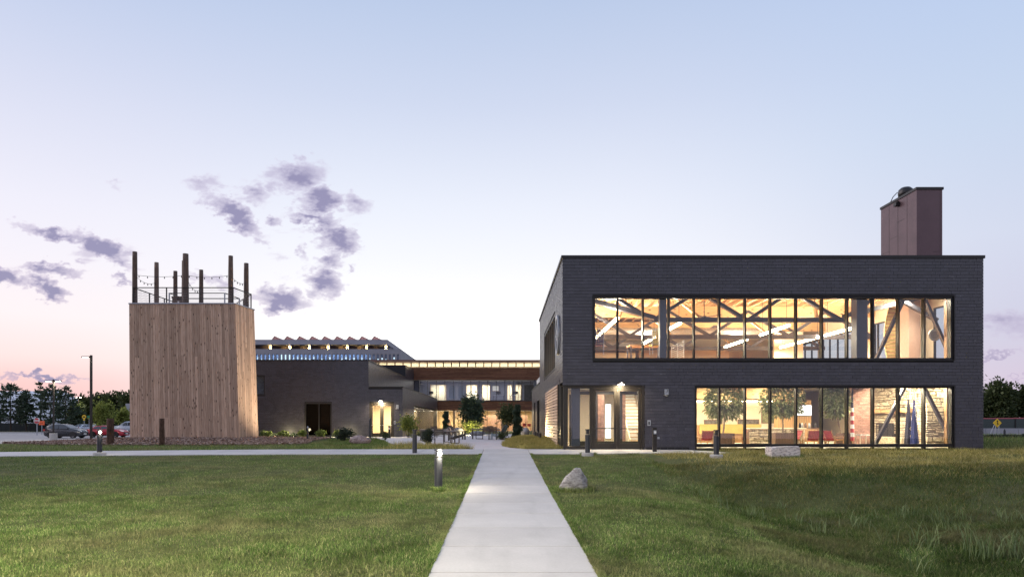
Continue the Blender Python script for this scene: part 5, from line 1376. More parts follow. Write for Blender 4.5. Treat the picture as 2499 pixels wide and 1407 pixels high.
# ground floor of the rear block
curtain(rb_, -13, 5, .25, bz_(1000)-.01, DB, [bx_(1071+i*23.6) for i in range(-3, 12)], .06, .14, 'glass', (), .06, 'bronze')
MB().box(-13, 5, DB+.16, DB+8, .1, .24).build('floor', 'floor_in', rb_); MB().box(-13, 5, DB+.16, DB+8, bz_(1000)+.001, bz_(1000)+.1).build('ceiling', 'ceil_white', rb_)
m = MB(); m.box(-13, 5, DB+7, DB+7.1, .25, bz_(1000)); m.build('back_wall', mat('ochre_wall', (.34,.25,.14), .8), rb_)
for x0, x1 in ((-7.6,-6.9),(-2.6,-.2),(.6,3.2)): MB().box(x0, x1, DB+3.6, DB+3.7, .25, 2.3).build('partition', 'wood_dark', rb_)
for x in (-6.2, -.1, 2.1): MB().box(x-.14, x+.14, DB+.3, DB+.6, .25, bz_(1000)).build('column', 'wood', rb_)
light('lamp', 'AREA', (-4, DB+3, bz_(1000)-.04), 2900, WARM, rb_, 16, (0,0,0), 2.2)
def red_chair(x, y, z, label):
    t = thing('cafe_chair', label, 'chair', (x,y,z), 'red chairs in the rear block')
    MB().box(x-.22,x+.22,y-.2,y+.22,z+.43,z+.47).build('seat','red',t); q = MB(); q.box(x-.22,x+.22,y-.23,y-.2,z+.6,z+.95); q.build('backrest','red',t)
    for sx in (-.2,.2):
        for sy in (-.19,.19): MB().box(x+sx-.02,x+sx+.02,y+sy-.02,y+sy+.02,z,z+.43).build('leg','red',t)
for i, x in enumerate((2.7, 3.3, 3.85)): red_chair(x, DB+1.2+.2*(i%2), .25, ('left','middle','right')[i]+' one of three red chairs behind the rear block glass')
# ------------------------------------------------------------------ far concrete building with sawtooth rooflights
DF = 150.0; fx_ = lambda p: (p-1228)*DF/1666; fz_ = lambda p: EYE-(p-1029)*DF/1666
fb = thing('concrete_hall', 'large grey concrete hall far behind with lit roof piers and a row of narrow windows', 'building', (-40, DF, .2))
WX = [fx_(627+i*9.83) for i in range(36)]; WZ = (fz_(877.5), fz_(863.5))
hl = [(x-.24, x+.24, WZ[0], WZ[1]) for x in WX]
m = MB(); wall_boxes(m, -80, fx_(978), .2, fz_(851), hl, 'x', DF, DF+.6); m.box(fx_(978)-.6, fx_(978), DF+.61, DF+26, .2, fz_(851)); m.box(-80, fx_(978)-.61, DF+.61, DF+26, fz_(856), fz_(853)); m.build('wall', 'conc_far', fb)
M['far_blue'] = glass_mat('blue_glass', (.55,.68,.85), 1.5)
for k, x in enumerate(WX):
    f = MB(); f.box(x-.23,x+.23,DF+.15,DF+.25,WZ[0]+.01,WZ[0]+.06); f.box(x-.23,x+.23,DF+.15,DF+.25,WZ[1]-.06,WZ[1]-.01); wd = f.build('window','bronze',fb); MB().box(x-.23,x+.23,DF+.2,DF+.22,WZ[0]+.06,WZ[1]-.06).build('pane','far_blue',wd)
m = MB(); m.box(-80, -24, DF+3, DF+3.2, 10, fz_(857)); m.build('inner_wall', mat('blue_grey_blind', (.34,.40,.50), .8), fb)
M['lit_room'] = emis('lit_room_lamp', (1,.90,.66), 2.2)
light('lamp', 'AREA', (-50, DF+1.9, fz_(858)), 1000, (.9,.95,1), fb, 40, (0,0,0), 1.2)
rw = random.Random(8)
for k, x in enumerate(WX):
    if k in (6,7,8): MB().box(x-.24,x+.24,DF+.7,DF+.75,WZ[0],WZ[1]).build('lit_blind','lit_room',fb)
    elif rw.random() < .5: z = WZ[0]+rw.uniform(.0,.3); MB().box(x-.22,x+rw.uniform(-.05,.22),DF+.8,DF+.85,z,z+rw.uniform(.2,.5)).build('room_lamp','lit_room',fb)
ux = fx_(943)
MB().box(-80, ux, DF+1.5, DF+24, fz_(838), fz_(826)).build('roof', 'conc_far', fb)
MB().box(-80, ux-3, DF+5, DF+22, fz_(852), fz_(838)-.01).build('recess_wall', mat('brown_cladding', (.16,.12,.12), .8), fb)
piers = [fx_(p) for p in (606,654,702,750,797,844,891,939)]
for k, x in enumerate(piers):
    MB().box(x-.3, x+.3, DF+1.55, DF+2.15, fz_(851)+.001, fz_(838)-.001).build('pier', 'conc_far', fb)
    if k: light('lamp', 'SPOT', (x, DF+.7, fz_(851)+.1), 520, (1,.68,.22), fb, .1, (R(106),0,0), spot=R(80))
for k in range(4): MB().box(ux-.6, ux, DF+6+k*5, DF+6.6+k*5, fz_(851)+.001, fz_(838)-.001).build('pier', 'conc_far', fb)
M['saw'] = glass_mat('rooflight_polycarbonate', (.52,.38,.40), .6, .2)
for k in range(9):
    x = fx_(656+k*30.8); w = 2.25; h = .78
    q = MB(); q.prism([(x,DF+2,fz_(826)+.001),(x+w,DF+2,fz_(826)+.001),(x+.62,DF+2,fz_(826)+h)], (0,12,0)); s_ = q.build('rooflight', 'saw', fb)
    q = MB()
    for (a, b) in (((0,0),(.62,h)),((.62,h),(w,0)),((0,0),(w,0)),((.4,.0),(.75,h*.9)),((.8,0),(1.1,h*.7)),((1.2,0),(1.4,h*.5)),((.2,.2),(.5,0)),((1.6,0),(1.7,h*.3))): q.beam((x+a[0],DF+1.95,fz_(826)+.03+a[1]),(x+b[0],DF+1.95,fz_(826)+.03+b[1]),.07,.07,(0,1,0))
    q.build('rooflight_frame', 'bronze', fb)
# ------------------------------------------------------------------ foliage helpers
def quads_np(c, out, L, W, g):
    s = np.cross(out, g.normal(size=out.shape)); s /= np.linalg.norm(s, axis=1)[:,None]+1e-9
    v = np.stack([c, c+out*L[:,None]*.5+s*W[:,None], c+out*L[:,None], c+out*L[:,None]*.5-s*W[:,None]], 1).reshape(-1,3)
    return v
def clumpy_crown(n, centre, rad, leaf, seed, nclump=26, spread=.34, up=.2):
    g = np.random.default_rng(seed)
    d = g.normal(size=(nclump,3)); d /= np.linalg.norm(d, axis=1)[:,None]; r = g.random(nclump)**.42
    cc = d*r[:,None]*.86; k = g.integers(0, nclump, n)
    size = (.6+.8*g.random(nclump))[k]
    p = cc[k]+g.normal(size=(n,3))*spread*.55*size[:,None]
    out = p+g.normal(size=(n,3))*.8; out[:,2] += up; out /= np.linalg.norm(out, axis=1)[:,None]
    c = np.array(centre)+p*np.array(rad)
    v = quads_np(c, out, leaf*(.6+.8*g.random(n)), leaf*.34*(.6+.8*g.random(n)), g)
    return v, np.arange(4*n).reshape(-1,4), np.array(centre)+cc*np.array(rad)
def trunk(mb, base, top, r, ends, rr, r1=None):
    base, top = Vector(base), Vector(top); mid = base.lerp(top, .5)+Vector((rr.uniform(-.1,.1)*r*8, 0, 0))
    mb.tube(base, mid, r, r*.75, 8); mb.tube(mid, top, r*.75, r*.5, 8)
    for e in ends:
        s = mid.lerp(top, rr.uniform(0, 1)); mb.tube(s, Vector(e), r*.35, r*.1, 5)
def broad_tree(px, d, ptop, pbase, pw, label, m_, seed, n=2600, leaf=.3, lift=.28, group=None, zb=None, nclump=26, bark='bark', name='broadleaf_tree'):
    x = ax(px, d); z0 = gz1(x, d) if zb is None else zb; z1 = az(ptop, d); H = z1-z0; rx = pw*d/1666/2
    t = thing(name, label, 'tree', (x, d, z0), group); rr = random.Random(seed)
    cz = z0+H*(lift+(1-lift)/2); rz = H*(1-lift)/2
    v, f, cc = clumpy_crown(n, (x, d, cz), (rx, rx*.9, rz), leaf, seed, nclump)
    q = MB(); trunk(q, (x,d,z0-.1), (x+rr.uniform(-.1,.1)*rx, d, cz+.3*rz), max(.05, H*.022), [tuple(cc[i]) for i in range(0, len(cc), 3)], rr); q.build('trunk', bark, t)
    np_mesh('crown', v-np.array(org(t)), f, m_, t); return t
def pine_tree(px, d, ptop, pbase, pw, label, seed, m_='pine', tiers=13, n_per=130, leaf=.5, group=None, zb=None, gap=.0, name='pine_tree', droop=.18, lo=.16, shp=.75):
    x = ax(px, d); z0 = gz1(x, d) if zb is None else zb; z1 = az(ptop, d); H = z1-z0; R0 = pw*d/1666/2
    t = thing(name, label, 'tree', (x, d, z0), group); rr = random.Random(seed); g = np.random.default_rng(seed)
    q = MB(); q.tube((x,d,z0-.1), (x,d,z1-H*.04), H*.02, H*.004, 7); V_ = []
    for i in range(tiers):
        s = i/(tiers-1); z = z0+H*(lo+(1-lo)*s); Rr = R0*(1-s)**shp*rr.uniform(.7,1.2)+.05*R0
        nb = rr.randint(5,8)
        for b in range(nb):
            if rr.random() < gap: continue
            a = 2*PI*b/nb+rr.uniform(-.4,.4)+i; L = Rr*rr.uniform(.7,1.15); dv = np.array([math.cos(a), math.sin(a), -droop+.5*s*.6]); e = Vector((x,d,z))+Vector(dv)*L
            q.tube((x,d,z), e, H*.006, H*.002, 4, False)
            k = max(6, int(n_per/nb*(.4+L/R0))); tt = .2+.85*g.random(k)**.8
            c = np.array([x,d,z])+dv*L*tt[:,None]+g.normal(size=(k,3))*np.array([.10,.10,.06])*R0*(1.15-.5*tt[:,None])
            out = dv+g.normal(size=(k,3))*.6; out[:,2] += .25; out /= np.linalg.norm(out, axis=1)[:,None]
            V_.append(quads_np(c, out, leaf*(.5+.8*g.random(k)), leaf*.16*(.6+.8*g.random(k)), g))
    q.build('trunk', 'bark', t); v = np.concatenate(V_); np_mesh('crown', v-np.array(org(t)), np.arange(len(v)).reshape(-1,4), m_, t); return t
def bush(px, d, ptop, pbase, pw, label, m_, seed, n=900, leaf=.09, group=None, name='shrub', zb=None, flat=.9):
    x = ax(px, d); z0 = gz1(x, d) if zb is None else zb; H = az(ptop, d)-z0; rx = pw*d/1666/2
    t = thing(name, label, 'shrub', (x, d, z0), group); rr = random.Random(seed)
    v, f, cc = clumpy_crown(n, (x, d, z0+H*.56), (rx, rx*flat, H*.46), leaf, seed, 16, .42, .5)
    q = MB()
    for i in range(0, 16, 2): q.tube((x+rr.uniform(-.08,.08), d+rr.uniform(-.08,.08), z0-.03), tuple(cc[i]), .014, .006, 5)
    q.build('stem', 'bark', t); np_mesh('foliage', v-np.array(org(t)), f, m_, t); return t
def boulder(px, d, ptop, pbase, pw, label, m_, seed, shape=None, name='boulder', deep=.8):
    x = ax(px, d); z0 = gz1(x, d); H = az(ptop, d)-z0; rx = pw*d/1666/2; rr = random.Random(seed)
    bm = bmesh.new(); bmesh.ops.create_icosphere(bm, subdivisions=4, radius=1.0); off = Vector((seed*3.1, seed*1.7, 0))
    for v_ in bm.verts:
        p = v_.co.copy(); n1 = noise.noise(p*1.1+off); n2 = noise.noise(p*3.2+off); n3 = noise.noise(p*8+off)
        p *= 1+.20*n1+.09*n2+.035*n3
        if shape == 'peak': k = max(0, (p.z+.9)/1.9); p.x = p.x*(1-.62*k)+.30*k; p.y *= (1-.55*k)
        if shape == 'block': p = Vector((max(-.86,min(.86,p.x*1.25)), max(-.8,min(.8,p.y*1.25)), max(-.7,min(.62+.05*p.x+.04*n2,p.z*1.3))))
        v_.co = p
    zs_ = [v_.co.z for v_ in bm.verts]; xs_ = [v_.co.x for v_ in bm.verts]; lo, hi = min(zs_), max(zs_); xl, xh = min(xs_), max(xs_)
    for v_ in bm.verts:
        v_.co = Vector(((v_.co.x-(xl+xh)/2)/(xh-xl)*2*rx, v_.co.y*rx*deep, (v_.co.z-lo)/(hi-lo)*H*1.25-H*.25))
    me = bpy.data.meshes.new(name); bm.to_mesh(me); bm.free(); me.materials.append(M[m_]); me.polygons.foreach_set('use_smooth', [shape != 'block']*len(me.polygons))
    o = link(name, me); o.location = (x, d, z0); tag(o, label, 'boulder'); return o
boulder(1399, 16.4, 1139, 1197, 70, 'pointed grey boulder on the lawn just right of the concrete path', 'rock', 3, 'peak')
boulder(1910, 25.9, 1087, 1112, 70, 'pale flat-topped block of stone in the dry grass under the lower window', 'rock_pale', 5, 'block', deep=.7)
boulder(879, 38.0, 1061, 1088, 54, 'rounded reddish boulder in the bed beside the dark bush', 'rock_red', 7)
boulder(1096, 62, 1041, 1053, 18, 'pinkish boulder at the far side of the courtyard, left of the central tree', 'rock_red', 9)
boulder(1119, 62, 1042, 1054, 26, 'wide tan boulder beside the pinkish one at the far side of the courtyard', 'rock', 11)
boulder(1165, 60, 1050, 1057, 40, 'low grey edging rock in front of the central courtyard tree', 'rock', 13)
boulder(1062, 60, 1044, 1055, 22, 'small rock by the fin screen at the left of the courtyard', 'rock', 15)
boulder(1281, 62, 1042, 1056, 22, 'pale rock near the spiral conifer at the right of the courtyard', 'rock_pale', 17)
# courtyard planting
broad_tree(1153, 66, 962, 1050, 54, 'bushy dark pine standing in the middle of the courtyard', 'pine', 41, 4200, .24, .10, None, None, 40, 'bark', 'pine_tree')
broad_tree(1238, 58, 980, 1056, 44, 'leafy young tree beside the dark spiral conifer in the courtyard', 'oak', 42, 2200, .16, .12)
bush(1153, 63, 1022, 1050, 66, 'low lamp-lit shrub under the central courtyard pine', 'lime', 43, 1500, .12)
def spiral_conifer(px, d, ptop, w, label, seed):
    x = ax(px, d); z0 = gz1(x, d); H = az(ptop, d)-z0; R0 = w*d/1666/2; t = thing('spiral_conifer', label, 'tree', (x,d,z0)); g = np.random.default_rng(seed)
    q = MB(); q.tube((x,d,z0-.05),(x,d,z0+H*.98),.05,.015,6); q.build('trunk','bark',t); n = 5200
    s = g.random(n); a = s*2*PI*3.2; rad = R0*(1.02-.55*s)*(.75+.35*np.sin(s*2*PI*4.0))
    off = .30*R0*(1-s*.5); cx_ = x+off*np.cos(a); cy_ = d+off*np.sin(a)
    b = g.random(n)*2*PI; rr_ = rad*np.sqrt(g.random(n)); c = np.stack([cx_+rr_*np.cos(b), cy_+rr_*np.sin(b), z0+.05+H*.95*s], 1)
    out = np.stack([np.cos(b), np.sin(b), -.9+0*b], 1)+g.normal(size=(n,3))*.4; out /= np.linalg.norm(out, axis=1)[:,None]
    np_mesh('crown', quads_np(c, out, .16*(.6+.8*g.random(n)), .04*(.6+.8*g.random(n)), g)-np.array(org(t)), np.arange(4*n).reshape(-1,4), 'pine', t)
spiral_conifer(1262, 48, 983, 22, 'tall dark spiral conifer on the grass mound at the right of the courtyard', 44)
spiral_conifer(1088, 66, 1000, 17, 'narrow dark spiral conifer at the left of the courtyard', 45)
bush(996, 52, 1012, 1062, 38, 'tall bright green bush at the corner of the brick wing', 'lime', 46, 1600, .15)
bush(1046, 38, 1049, 1085, 32, 'dark rounded bush in front of the patio tables', 'maroon', 47, 1400, .09)
bush(838, 44, 1047, 1080, 40, 'dark loose bush beside the reddish boulder', 'maroon', 48, 1500, .11)
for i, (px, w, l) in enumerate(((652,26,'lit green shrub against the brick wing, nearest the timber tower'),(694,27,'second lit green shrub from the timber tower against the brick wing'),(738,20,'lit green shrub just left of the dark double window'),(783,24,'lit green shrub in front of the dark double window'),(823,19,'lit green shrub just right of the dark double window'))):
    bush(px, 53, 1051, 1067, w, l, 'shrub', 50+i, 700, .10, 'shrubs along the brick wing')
for i, (px, l) in enumerate(((633,'low dark shrub at the foot of the tower'),(673,'low dark shrub between the first two lit shrubs'),(716,'low dark shrub left of the dark double window'))): bush(px, 54, 1058, 1066, 22, l, 'maroon', 60+i, 400, .10, 'low dark shrubs along the brick wing')
for i, (px, d, l) in enumerate(((940,46,'thin dark shrub in front of the lit double door'),(1027,55,'low shrub by the fin screen'),(1225,46,'low dry shrub at the left edge of the grass mound'))): bush(px, d, az and 1054+i, 1070, 26, l, 'oak', 70+i, 450, .09)
# ------------------------------------------------------------------ bollards
def bollard(px, ptop, pbase, label, base=False, lit=None, d=None):
    if d is None:
        d = 25.0
        for _ in range(25): d = .5*d+.5*(EYE-gz1(ax(px, d), d))*1666/(pbase-1029)
    x = ax(px, d); z0 = gz1(x, d); z1 = az(ptop, d); r = .098; t = thing('bollard_light', label, 'bollard', (x, d, z0), 'bollard lights along the paths')
    h = z1-z0; zb = .14 if base else 0
    if base: MB().lathe((x,d,z0-.05), [(.24,0),(.24,.17),(.22,.19),(.1,.19)], 20).build('concrete_base', 'conc', t, False)
    MB().lathe((x,d,z0-.03+zb), [(r,0),(r,h-.2-zb),(r*.98,h-.19-zb)], 20).build('shaft', 'bollard', t, False)
    MB().lathe((x,d,z1-.045), [(r*1.02,0),(r*1.02,.035),(r*.95,.045)], 20).build('cap', 'bollard', t)
    MB().lathe((x,d,z1-.205), [(r*.6,0),(r*.6,.16)], 14).build('core', 'bollard', t)
    q = MB(); 
    for i in range(4): q.lathe((x,d,z1-.19+i*.036), [(r*.98,0),(r*.98,.012)], 18)
    q.build('louvre', 'bollard', t)
    if lit is not None:
        a = lit; lx_, ly_ = x+r*.86*math.cos(a), d+r*.86*math.sin(a)
        MB().lathe((lx_,ly_,z1-.16), [(.012,0),(.038,.02),(.045,.05),(.038,.08),(.012,.10)], 12).build('lens', 'white_lamp', t, True)
        light('lamp', 'POINT', (x+r*1.9*math.cos(a), d+r*1.9*math.sin(a), z1-.11), 90 if ptop > 1080 else 12, (1,.86,.6), t, .04)
    return t
bollard(1070, 1094, 1196, 'nearest bollard light, glowing at its head, on the lawn left of the concrete path', False, R(-60))
bollard(1012, 1047, 1106, 'dark bollard at the lawn edge, second from the concrete path on its left')
bollard(243, 1047, 1111, 'dark bollard at the left end of the pavement, in front of the parked red car', True, R(-45))
bollard(1434, 1046, 1112, 'dark bollard on a round concrete foot beside the entrance doors', True)
bollard(1748, 1048, 1117, 'dark bollard on a concrete foot at the corner of the lower window', True)
# slim posts
def slim_post(px, d, ptop, label, w=.05, lens=False):
    x = ax(px, d); z0 = gz1(x, d); z1 = az(ptop, d); t = thing('garden_post', label, 'post', (x,d,z0)); MB().box(x-w,x+w,d-w,d+w,z0-.05,z1).build('shaft','bollard',t)
    q = MB(); q.lathe((x,d,z1), [(w*1.1,0),(w*1.2,.04),(w*.7,.12),(w*.2,.15)], 12); q.build('cap','galv' if lens else 'bollard',t)
slim_post(751, 46, 1044, 'slim post with a pale cap in front of the dark double window', .05, True); slim_post(903.5, 50, 1024, 'dark square post at the left of the lit double door', .07)
def card_post(px, d, ptop, pbase, w, label):
    x = ax(px, d); z0 = gz1(x, d)+.03; z1 = az(ptop, d); t = thing('access_post', label, 'post', (x,d,z0)); MB().box(x-w,x+w,d-w*.7,d+w*.7,z0-.02,z1).build('shaft','bronze',t,bevel=.01)
    q = MB(); q.box(x-w*.65,x+w*.65,d-w*.7-.04,d-w*.7-.001,z1-.28,z1-.12); q.build('button_plate','galv',t); MB().tube((x,d-w*.7-.045,z1-.2),(x,d-w*.7-.04,z1-.2),.05,.05,16).build('button','white',t)
card_post(1597.5, 28.9, 1042, 1100, .085, 'dark square access post with a push button, right of the entrance'); card_post(950.5, 51, 1038, 1066, .085, 'dark access post with a push button by the lit double door of the brick wing')
# timber stumps on the mulch
def stump(px, ptop, pbase, pw, label):
    d = 36.0
    for _ in range(20): d = .5*d+.5*(EYE-gz1(ax(px,d),d)-.03)*1666/(pbase-1029)
    x = ax(px,d); z0 = gz1(x,d); r = pw*d/1666/2; t = thing('log_post', label, 'post', (x,d,z0), 'log posts on the mulch'); rr = random.Random(px); h = az(ptop,d)-z0
    MB().lathe((x,d,z0-.05), [(r*(1.08-.12*k/9+rr.uniform(-.03,.03)), (h+.05)*k/9) for k in range(10)], 14).build('log','wood_rot',t,True)
M['wood_rot'] = mat('dark_rotten_log', (.075,.043,.03), .9, 0, .6, 9, .2, bump=.9, stretch=(2,2,.5), bdist=.04)
stump(269.5, 1020, 1084, 16, 'dark log post standing in front of the parked red car'); stump(395, 1020, 1085, 12, 'dark log post standing in front of the timber tower')
# ------------------------------------------------------------------ lamps on the facade and in the garden
def wall_lamp(x, y, z, label, w):
    t = thing('wall_lamp', label, 'light fixture', (x,y,z)); q = MB(); q.box(x-.16,x+.16,y-.15,y-.034,z-.05,z+.05); q.build('housing','bronze',t)
    MB().box(x-.13,x+.13,y-.145,y-.045,z-.07,z-.052).build('lens','white_lamp',t); MB().lathe((x,y-.165,z-.05), [(.02,0),(.05,.02),(.05,.05),(.02,.07)], 12).build('bulb','white_lamp',t)
    light('lamp','AREA',(x,y-.45,z-.12),w,(1,.80,.48),t,.3,(R(8),0,0)); light('lamp','POINT',(x,y-.24,z-.10),w*.06,(1,.80,.48),t,.06)
wall_lamp(fx(1515), D0, fz(935), 'bright wall lamp above the glazed entrance doors', 75); wall_lamp(lx(929), DL, lz(977), 'bright wall lamp above the lit double door of the brick wing', 200)
def alarm(x, y, z, s, label):
    t = thing('alarm_strobe', label, 'alarm', (x,y,z)); q = MB(); q.box(x-.06*s,x+.06*s,y-.06,y-.034,z-.1*s,z+.1*s); q.build('plate','galv',t); q = MB(); q.lathe((x,y-.07,z-.12*s), [(.02,0),(.07*s,.02),(.085*s,.08),(.02,.1)], 10); q.tube((x,y-.07,z+.02),(x+.05,y-.14,z+.16),.02,.02,6); q.build('strobe','alloy',t)
alarm(fx(1626), D0, fz(957), 1.5, 'small metal alarm strobe on the brick wall right of the entrance'); alarm(lx(970), DL, lz(992), 1.7, 'small metal alarm strobe on the brick wing right of the lit door')
def plate(x, y, z, w, h, label):
    t = thing('wall_plate', label, 'sign', (x,y,z)); MB().box(x-w/2,x+w/2,y-.05,y-.03,z-h/2,z+h/2).build('plate','galv',t); MB().box(x-w*.2,x+w*.2,y-.054,y-.0505,z-h*.3,z+h*.25).build('symbol','black',t)
plate(fx(1583.5), D0, fz(1031), .145, .25, 'small grey plate with a dark symbol on the bricks right of the entrance'); plate(lx(963.5), DL, lz(1030), .13, .26, 'small pale plate with a dark symbol right of the lit door of the brick wing')
tag(MB().box(fx(1604),fx(1609),D0-.05,D0-.02,fz(1070),fz(1065)).build('socket_cover','galv',None), 'tiny square socket cover low on the bricks behind the access post', 'socket')
t = thing('spike_spotlight', 'small dark spotlight glowing in the grass by the side wall screen', 'light fixture', at(1309,1072,41.5))
p = at(1309,1066,41.5); zg = gz1(p.x, p.y); q = MB(); q.tube((p.x,p.y,zg-.1),(p.x,p.y,zg+.22),.02); q.beam((p.x-.08,p.y,zg+.22),(p.x+.1,p.y-.02,zg+.36),.13,.13); q.build('housing','black',t)
MB().lathe((p.x,p.y-.09,zg+.27), [(.02,0),(.06,.02),(.06,.08),(.02,.1)], 12).build('lens','white_lamp',t); light('lamp','SPOT',(p.x+.12,p.y-.12,zg+.35),900,(1,.76,.38),t,.05,(R(92),0,R(-135)),spot=R(130)); light('lamp','POINT',(p.x,p.y-.2,zg+.3),10,(1,.82,.5),t,.05)
for i, (px, py, d) in enumerate(((1307,1078,38.5),(1313,1082,37.2),(1318,1086,36))):
    p = at(px,py,d); zg = gz1(p.x,d); t = thing('spike_spotlight', ('unlit dark spotlight nearest the glowing one by the side wall','middle unlit dark spotlight in the grass by the side wall','unlit dark spotlight nearest the pavement by the side wall')[i], 'light fixture', (p.x,d,zg)); q = MB(); q.tube((p.x,d,zg-.1),(p.x,d,zg+.2),.02); q.lathe((p.x,d,zg+.15), [(.04,0),(.08,.03),(.08,.22),(.05,.25)], 12); q.build('housing','black',t)
t = thing('tree_uplight', 'small uplight glowing under the central courtyard pine', 'light fixture', at(1152,1050,61)); p = at(1152,1050,61.5); zg = gz1(p.x,p.y); q = MB(); q.tube((p.x,p.y,zg-.05),(p.x,p.y,zg+.12),.06,.08,12); q.build('housing','black',t); MB().tube((p.x,p.y,zg+.121),(p.x,p.y,zg+.135),.07,.07,12).build('lens','white_lamp',t); light('lamp','POINT',(p.x,p.y-.3,zg+.35),300,(1,.84,.46),t,.1)
PLX, PLY = -12.0, 47.4
pl_ = thing('path_light','small garden floodlight by the shrubs, washing the tower side and the brick wing','light fixture',(PLX,PLY,.2)); light('lamp','SPOT',(PLX,PLY,.62),1900,(1,.84,.60),pl_,.12,Vector((3.6,-.2,-3.2)).to_track_quat('Z','Y').to_euler(),spot=R(100))
MB().lathe((PLX,PLY,.15), [(.03,0),(.03,.25),(.08,.26),(.08,.3),(.02,.33)], 12).build('housing','black',pl_)
for i, (px, l) in enumerate(((668,'low ground light behind the shrubs, nearest the tower'),(716,'low ground light behind the shrubs, left of the dark double window'),(826,'low ground light right of the dark double window'))):
    x = ax(px,54.2); t = thing('ground_light', l, 'light fixture', (x,54.2,.2), 'ground lights along the brick wing'); q = MB(); q.tube((x,54.2,.12),(x,54.2,.26),.07,.07,12); q.build('housing','black',t); MB().tube((x,54.2,.261),(x,54.2,.275),.06,.06,12).build('lens','warm_lamp',t); light('lamp','POINT',(x,53.6,.75),75,(1,.84,.52),t,.12)
# ------------------------------------------------------------------ patio furniture
def patio_table(px, pbase, L, rz, label):
    d = 40.0
    for _ in range(20): d = .5*d+.5*(EYE-gz1(ax(px,d),d)-.03)*1666/(pbase-1029)
    x = ax(px,d); t = thing('patio_table', label, 'table', (0,0,0), 'patio tables'); W = .9
    q = MB()
    for i in range(9): q.box(-L/2,L/2,-W/2+i*.1,-W/2+i*.1+.09,.70,.725)
    q.build('table_top','table_top',t); q = MB(); q.box(-L/2+.02,L/2-.02,-W/2+.02,-W/2+.06,.64,.699); q.box(-L/2+.02,L/2-.02,W/2-.06,W/2-.02,.64,.699); q.build('frame','chair_metal',t)
    for sx in (-1,1):
        for sy in (-1,1): MB().box(sx*(L/2-.06)-.03,sx*(L/2-.06)+.03,sy*(W/2-.06)-.03,sy*(W/2-.06)+.03,0,.64).build('leg','chair_metal',t)
    t.location = (x,d,gz1(x,d)+.028); t.rotation_euler = (0,0,rz)
def patio_chair(px, pbase, rz, label, sled=True):
    d = 40.0
    for _ in range(20): d = .5*d+.5*(EYE-gz1(ax(px,d),d)-.03)*1666/(pbase-1029)
    x = ax(px,d); t = thing('patio_chair', label, 'chair', (0,0,0), 'patio chairs')
    q = MB()
    for i in range(8): q.box(-.24,.24,-.23+i*.058,-.23+i*.058+.046,.43,.45)
    q.build('seat','chair_metal',t); q = MB()
    for i in range(7): q.beam((-.24,.24+.012*i,.52+i*.055),(.24,.24+.012*i,.52+i*.055),.015,.045)
    q.build('backrest','chair_metal',t)
    for sx in (-.25,.25):
        MB().path([Vector((sx,.33,.88)),Vector((sx,.24,.44)),Vector((sx,.22,.02)),Vector((sx,-.24,.02)),Vector((sx,-.24,.64)),Vector((sx,.27,.66))],.016,6).build('side_frame','chair_metal',t)
    t.location = (x,d,gz1(x,d)+.03); t.rotation_euler = (0,0,rz)
patio_table(1062, 1074, 1.9, 0, 'long slatted patio table behind the dark rounded bush'); patio_table(1080, 1081, 1.5, .05, 'nearest patio table, left of the patio')
patio_chair(1110, 1081, PI/2, 'patio chair with a sled frame at the right end of the nearest table'); patio_chair(1094, 1078, -PI/2+.2, 'patio chair tucked at the left group, between the two tables'); patio_chair(1072, 1082, PI, 'patio chair with its back to the pavement at the nearest table'); patio_chair(1040, 1076, -PI/2, 'patio chair half behind the dark rounded bush'); patio_chair(1058, 1068, 0, 'patio chair on the far side of the long table')
patio_table(1186, 1070, 2.0, 0, 'patio table of the right-hand group near the grass mound')
patio_chair(1187, 1071, PI, 'dark patio chair with its back to us, left of the right-hand pair'); patio_chair(1202, 1072, PI+.1, 'dark patio chair with its back to us, right of the right-hand pair'); patio_chair(1170, 1070, PI/2+PI, 'patio chair at the left end of the right-hand table'); patio_chair(1196, 1064, 0, 'patio chair on the far side of the right-hand table')
def adirondack(px, pbase, rz, m_, label):
    d = 47.0; x = ax(px,d); t = thing('garden_armchair', label, 'chair', (0,0,0), 'sloping garden armchairs')
    q = MB()
    for i in range(6): q.beam((-.27+i*.108,-.3,.36),(-.27+i*.108,.28,.22),.095,.02)
    q.build('seat',m_,t); q = MB()
    for i in range(6): q.beam((-.27+i*.108,.26,.22),(-.27+i*.108,.62,1.02-.04*abs(i-2.5)),.095,.02,(0,1,0))
    q.build('backrest',m_,t)
    for sx in (-.34,.34): MB().box(sx-.06,sx+.06,-.35,.42,.54,.565).build('armrest',m_,t); MB().box(sx-.03,sx+.03,-.33,-.24,0,.54).build('leg',m_,t); MB().beam((sx,-.28,.33),(sx,.6,.04),.03,.12).build('side_rail',m_,t)
    t.location = (x,d,gz1(x,d)+.03); t.rotation_euler = (0,0,rz)
M['adir'] = mat('grey_blue_plastic', (.22,.27,.30), .5, 0, .1)
adirondack(1215, 1062, -PI/2-.5, 'adir', 'grey-blue sloping garden armchair at the edge of the grass mound'); adirondack(1122, 1066, PI/2+.3, 'black', 'black sloping garden armchair at the right of the left group')
